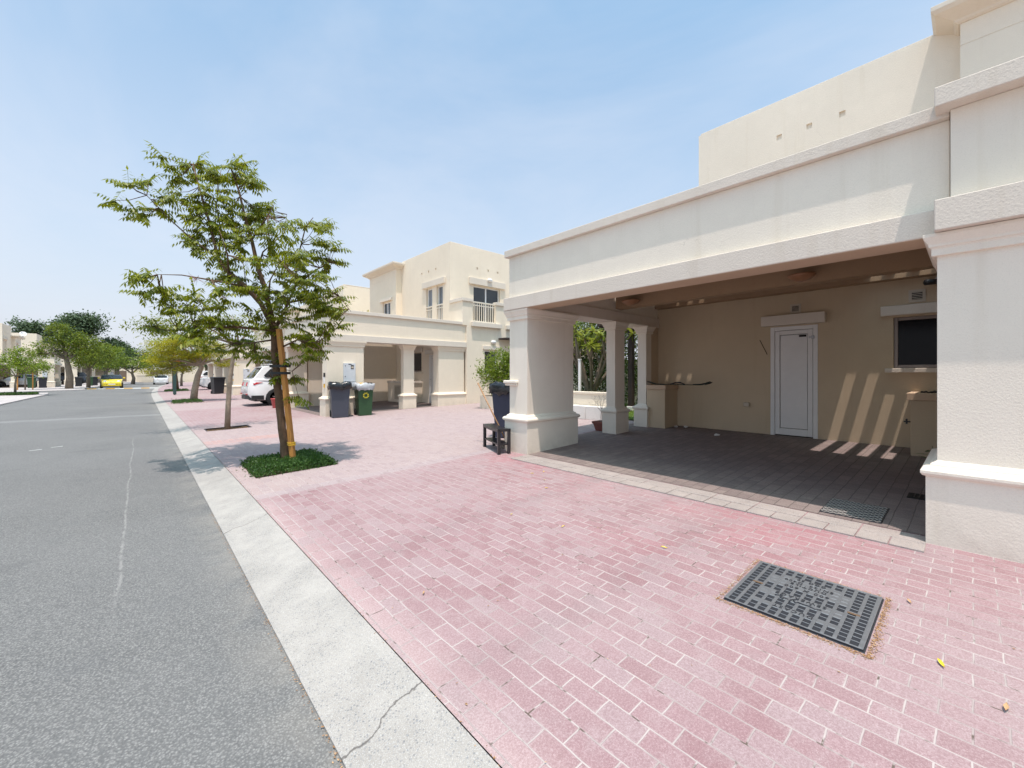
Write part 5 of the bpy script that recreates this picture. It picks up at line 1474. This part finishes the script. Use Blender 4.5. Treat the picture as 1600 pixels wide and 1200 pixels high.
# ------------------------------------------------------------------ cars
def arch(cx, r, n=10):
    return [(cx + r * math.cos(a), .33 + r * math.sin(a)) for a in [math.pi - math.pi * i / n for i in range(n + 1)]]
def make_car(label, x, y, z, rz, kind, paint, group=None, rack=False, hatch_light=True):
    """x forward is -x (nose at x=0), length along +x, centred on y"""
    root = thing('parked_car' if kind != 'beetle' else 'parked_car', label, 'car', (x, y, z), rz, group)
    if kind == 'suv':
        L, Wd, Ht, r = 4.95, 1.96, 1.74, .37; fa, ra = .92, 3.92
        low = [(.02, .45), (.0, .62), (.03, .86), (.15, 1.0), (1.25, 1.12), (3.4, 1.18), (4.72, 1.16), (4.86, 1.10), (4.93, .80), (4.95, .55), (4.85, .38)]
        cab = [(1.15, 1.10), (2.05, 1.62), (2.35, 1.70), (3.3, 1.735), (4.2, 1.70), (4.38, 1.66), (4.76, 1.14)]
        side = [[(1.55, 1.18), (2.18, 1.58), (2.62, 1.62), (2.62, 1.19)], [(2.70, 1.19), (2.70, 1.62), (3.58, 1.62), (3.62, 1.20)], [(3.72, 1.20), (3.68, 1.61), (4.10, 1.58), (4.36, 1.30), (4.30, 1.22)]]
        ws = ((1.25, 1.15), (2.08, 1.62)); rw = ((4.36, 1.635), (4.70, 1.20))
    elif kind == 'sedan':
        L, Wd, Ht, r = 4.6, 1.78, 1.45, .32; fa, ra = .88, 3.55
        low = [(.02, .40), (.0, .55), (.05, .72), (.3, .80), (1.25, .92), (3.6, .96), (4.45, .97), (4.55, .92), (4.6, .62), (4.55, .38)]
        cab = [(1.15, .90), (1.95, 1.38), (2.3, 1.44), (2.9, 1.44), (3.3, 1.39), (4.05, .955)]
        side = [[(1.55, .97), (2.05, 1.34), (2.5, 1.36), (2.5, .98)], [(2.57, .98), (2.57, 1.36), (3.2, 1.33), (3.55, 1.02), (3.5, .99)]]
        ws = ((1.25, .95), (1.98, 1.37)); rw = ((3.28, 1.365), (3.98, .985))
    else:  # beetle
        L, Wd, Ht, r = 4.28, 1.81, 1.48, .34; fa, ra = .85, 3.38
        low = [(.05, .38), (.0, .55), (.04, .70), (.22, .84), (.7, .97), (1.3, 1.02), (3.3, 1.02), (3.9, .93), (4.2, .75), (4.28, .55), (4.2, .38)]
        cab = [(1.1, 1.0), (1.75, 1.36), (2.15, 1.47), (2.6, 1.475), (3.1, 1.36), (3.9, .93)]
        side = [[(1.55, 1.05), (1.9, 1.33), (2.4, 1.40), (2.4, 1.05)], [(2.48, 1.05), (2.48, 1.40), (2.95, 1.33), (3.3, 1.08)]]
        ws = ((1.2, 1.05), (1.78, 1.36)); rw = ((3.12, 1.345), (3.75, .99))
    R2 = r + .06
    def W2(xx, zz):
        """half width at a station and height"""
        t = abs(xx - L / 2) / (L / 2)
        k = 1 - .17 * t ** 5
        if kind == 'beetle': k = 1 - .24 * t ** 3
        zb = low[4][1]
        tum = max(0, zz - zb) * (.26 if kind != 'beetle' else .34)
        k2 = .045 * max(0, (.55 - zz) / .3)
        return Wd / 2 * k - tum - k2 * .5
    # body shell: closed outline with wheel arches, five slices across
    outl = list(low)
    bottom = [(L - .35, .26), (ra + R2, .26)] + [(cx_, cz_) for cx_, cz_ in [(ra + R2 * math.cos(a), .33 + R2 * math.sin(a)) for a in [math.pi * i / 8 for i in range(9)]]] + [(ra - R2, .26), (fa + R2, .26)] + [(fa + R2 * math.cos(a), .33 + R2 * math.sin(a)) for a in [math.pi * i / 8 for i in range(9)]] + [(fa - R2, .26), (.2, .30)]
    ol = outl + bottom
    def shell(outline, mat, name, parent, extra=0.0, inset=.05):
        mb = MB(); rings = []
        cxm = sum(p[0] for p in outline) / len(outline); czm = sum(p[1] for p in outline) / len(outline)
        for sgn, fr_, sh in ((-1, 1.0, .965), (-1, .97, .992), (-1, .80, 1.0), (1, .80, 1.0), (1, .97, .992), (1, 1.0, .965)):
            ring = []
            for (px, pz) in outline:
                qx = cxm + (px - cxm) * (1 - (1 - sh) * .6); qz = czm + (pz - czm) * (1 - (1 - sh) * .9)
                ring.append((qx, sgn * (W2(px, pz) + extra) * fr_, qz))
            rings.append(ring)
        mb.loft(rings, 0, False)
        o = mb.build(name, mat, parent)
        for p in o.data.polygons: p.use_smooth = True
        md = o.modifiers.new('es', 'EDGE_SPLIT'); md.split_angle = R_(42)
        return o
    body = shell(ol, paint, 'body', root)
    shell(cab + [(cab[-1][0], cab[-1][1] - .1), (cab[0][0], cab[0][1] - .1)], M['car_dark'] if kind == 'beetle' else paint, 'cabin', root, -.02)
    # glass laid just proud of the cabin
    for sgn in (-1, 1):
        for poly in side:
            mb = MB()
            vs = [(px, sgn * (W2(px, pz) - .02 + .006), pz) for px, pz in poly]; vs2 = [(px, sgn * (W2(px, pz) - .04), pz) for px, pz in poly]
            mb.loft([vs, vs2]); mb.build('side_window', M['car_glass'], root)
    for nm, ((xa, za), (xb, zb)) in (('windscreen', ws), ('rear_window', rw)):
        mb = MB(); fx = -.03 if nm == 'windscreen' else .03
        q = []
        for t in (0, .5, 1):
            xx, zz = xa + (xb - xa) * t, za + (zb - za) * t
            bulge = .0
            wv = (W2(xx, zz) - .02) * .90
            q.append([(xx + fx, -wv, zz + .012), (xx + fx * 1.6, 0, zz + .02), (xx + fx, wv, zz + .012)])
        vs = [p for r_ in q for p in r_]
        fs = []
        for i in range(2):
            for j in range(2): fs.append((3 * i + j, 3 * i + j + 1, 3 * i + j + 4, 3 * i + j + 3))
        mb.add(vs, fs, 0, True); mb.build(nm, M['car_glass'], root)
    # wheels
    for cx_ in (fa, ra):
        for sgn in (-1, 1):
            yy = sgn * (Wd / 2 - .13)
            mb = MB(); mb.disc_lathe((cx_, yy, r), [(r * .62, -.10), (r * .93, -.11), (r, -.08), (r, .08), (r * .93, .11), (r * .62, .10)], 26, 0, 'y')
            wh = mb.build('wheel', M['tyre'], root)
            mb = MB(); oy = yy + sgn * .075
            mb.disc_lathe((cx_, oy, r), [(r * .66, -.02), (r * .70, -.02), (r * .70, .02), (r * .66, .025)], 26, 0, 'y')
            for k in range(5):
                for dd in (-.10, .10):
                    a = 2 * math.pi * k / 5 + dd + .3
                    mb.tube([(cx_ + .05 * math.cos(a), oy + sgn * .01, r + .05 * math.sin(a)), (cx_ + r * .67 * math.cos(a), oy, r + r * .67 * math.sin(a))], .022, 5, 0, False)
            mb.cyl((cx_, oy - sgn * .01, r), (0, sgn, 0), .06, .03, 14)
            mb.build('rim', M['rim'], wh)
    # underside and dark lower skirt
    mb = MB(); mb.box(.25, L - .3, -Wd / 2 + .28, Wd / 2 - .28, .20, .5); mb.build('underbody', M['trimblack'], root)
    zl = .52 if kind != 'suv' else .50
    mb = MB()
    for xe, s_ in ((L, 1), (0, -1)):
        pts = []
        for t in (-1, -.86, -.5, 0, .5, .86, 1):
            hw = W2(xe - s_ * .05, .5) * .985
            pts.append((xe + s_ * (.025 - .16 * abs(t) ** 4), hw * t))
        for (pa, pb) in zip(pts[:-1], pts[1:]):
            mb.add([(pa[0], pa[1], .30), (pb[0], pb[1], .30), (pb[0], pb[1], zl - .05), (pa[0], pa[1], zl - .05), (pa[0] - s_ * .12, pa[1], .30), (pb[0] - s_ * .12, pb[1], .30), (pb[0] - s_ * .12, pb[1], zl - .05), (pa[0] - s_ * .12, pa[1], zl - .05)],
                   [(0, 1, 2, 3), (4, 7, 6, 5), (3, 2, 6, 7), (0, 4, 5, 1)])
    if kind == 'suv':
        for sgn in (-1, 1):
            mb.box(fa + R2 + .02, ra - R2 - .02, sgn * (Wd / 2 - .06), sgn * (Wd / 2 + .0), .28, .42)
            mb.box(ra + R2 + .02, L - .14, sgn * (Wd / 2 - .22), sgn * (Wd / 2 - .035), .28, .46)
    mb.build('bumper', M['trimblack'] if kind == 'suv' else paint, root)
    # lamps
    zlmp = {'suv': .92, 'sedan': .78, 'beetle': .72}[kind]
    for sgn in (-1, 1):
        hw = W2(L - .05, zlmp)
        mb = MB(); a0 = hw - .42; xr = L - .02
        if kind == 'beetle': mb.disc_lathe((xr - .10, sgn * (hw - .16), zlmp), [(.001, .09), (.12, .07), (.14, .0), (.14, -.1)], 18, 0, 'x')
        else:
            ring0 = [(xr + .015, sgn * a0, zlmp - .05), (xr - .01, sgn * (hw - .06), zlmp - .07), (xr - .22, sgn * (hw + .042), zlmp - .02), (xr - .50, sgn * (hw + .085), zlmp + .085), (xr - .12, sgn * (hw + .0), zlmp + .10), (xr - .02, sgn * a0, zlmp + .09)]
            ring1 = [(p[0] - .06, p[1] * .93, p[2]) for p in ring0]
            mb.loft([ring0, ring1])
        mb.build('tail_light', M['red_light'], root)
        hw = W2(.08, zlmp); mb = MB()
        if kind == 'beetle': mb.disc_lathe((.20, sgn * (hw - .20), zlmp + .02), [(.14, .1), (.14, -.02), (.12, -.10), (.001, -.13)], 20, 0, 'x')
        else:
            ring0 = [(-.0, sgn * (hw - .45), zlmp - .10), (.03, sgn * (hw - .08), zlmp - .12), (.34, sgn * (hw + .055), zlmp + .04), (.10, sgn * (hw - .02), zlmp + .02), (.0, sgn * (hw - .42), zlmp - .02)]
            ring1 = [(p[0] + .07, p[1] * .92, p[2]) for p in ring0]
            mb.loft([ring0, ring1])
        mb.build('headlight', M['clear_light'], root)
        mb = MB(); mx = ws[0][0] + .35; zz = low[4][1] + .08
        mb.rect_loft(mx, mx + .12, min(sgn * (Wd / 2 - .02), sgn * (Wd / 2 + .16)), max(sgn * (Wd / 2 - .02), sgn * (Wd / 2 + .16)), [(zz, -.02), (zz + .03, .0), (zz + .12, .0), (zz + .15, -.03)])
        mb.build('mirror', paint, root, bevel=.02)
    for xe, s_ in ((L, 1), (0, -1)):
        mb = MB(); mb.box(xe + s_ * .012, xe + s_ * .034, -.26, .26, zlmp - .22 if s_ > 0 else .42, (zlmp - .22 if s_ > 0 else .42) + .11); mb.build('number_plate', M['plate'], root, bevel=.004)
    mb = MB(); mb.box(-.015, .06, -.42, .42, .50 if kind != 'beetle' else .40, .66 if kind != 'beetle' else .46); mb.build('grille', M['trimblack'], root, bevel=.01)
    if rack:
        mb = MB()
        mb.rect_loft(2.55, 4.05, -.42, .42, [(1.76, -.05), (1.80, .0), (1.94, .0), (2.0, -.06), (2.02, -.18)])
        mb.build('roof_box', M['car_dark'], root, bevel=.05)
        for sgn in (-1, 1):
            mb = MB(); mb.tube([(2.4, sgn * .66, 1.72), (2.5, sgn * .66, 1.78), (4.1, sgn * .66, 1.77), (4.2, sgn * .66, 1.70)], .018, 6); mb.build('roof_rail', M['metal'], root)
        mb = MB(); mb.box(L - .01, L + .02, -.75, -.45, .49, .53); mb.box(L - .01, L + .02, .45, .75, .49, .53); mb.build('reflector', M['red_light'], root)
        # spoiler
        mb = MB(); mb.prism([(4.15, 1.70), (4.52, 1.665), (4.50, 1.63), (4.2, 1.66)], 'y', -.62, .62); mb.build('spoiler', paint, root, bevel=.01)
    return root
# nose points to local x=0; rz=180deg means nose towards +X (into the carport)
def car_at(label, tail, yc, rz_deg, kind, paint, **k):
    return make_car(label, tail[0], tail[1], tail[2], R_(rz_deg), kind, paint, **k)
# white SUV backed to the street: tail at X=3.35, centre Y=21.2
make_car('white estate car with dark roof box and red tail lamps backing from the third carport', 3.30 + 4.95, 20.9, gz(4.5, 21) - .02, R_(180), 'suv', M['car_white'], rack=True)
make_car('grey saloon car with its tail just showing past the bare trunk', 4.3 + 4.6, 37.6, gz(5, 37) - .01, R_(180), 'sedan', M['car_grey'])
make_car('white off road car nosing out beside the black bin', 3.85, 45.6, gz(4.2, 45) - .01, R_(0), 'suv', M['car_white'])
make_car('small far white hatchback tail beyond the yellow tree trunk', 4.6 + 4.95, 58.5, .2, R_(182), 'suv', M['car_white'])
make_car('yellow rounded coupe parked facing the camera on the left lane', -2.2, 60.0, .0, R_(92.5), 'beetle', M['car_yellow'])
make_car('white saloon car driving away on the bend of the road', 2.35, 84.0, .0, R_(-91), 'sedan', M['car_white'])
make_car('silver saloon car under the left corner carport', -12.2, 71.2, .1, R_(4), 'sedan', M['car_silver'])
make_car('dark car under the carport behind the large forked trunk', -10.4, 87.0, .1, R_(0), 'suv', M['car_dark'])

scene.cycles.max_bounces = 8; scene.cycles.diffuse_bounces = 5
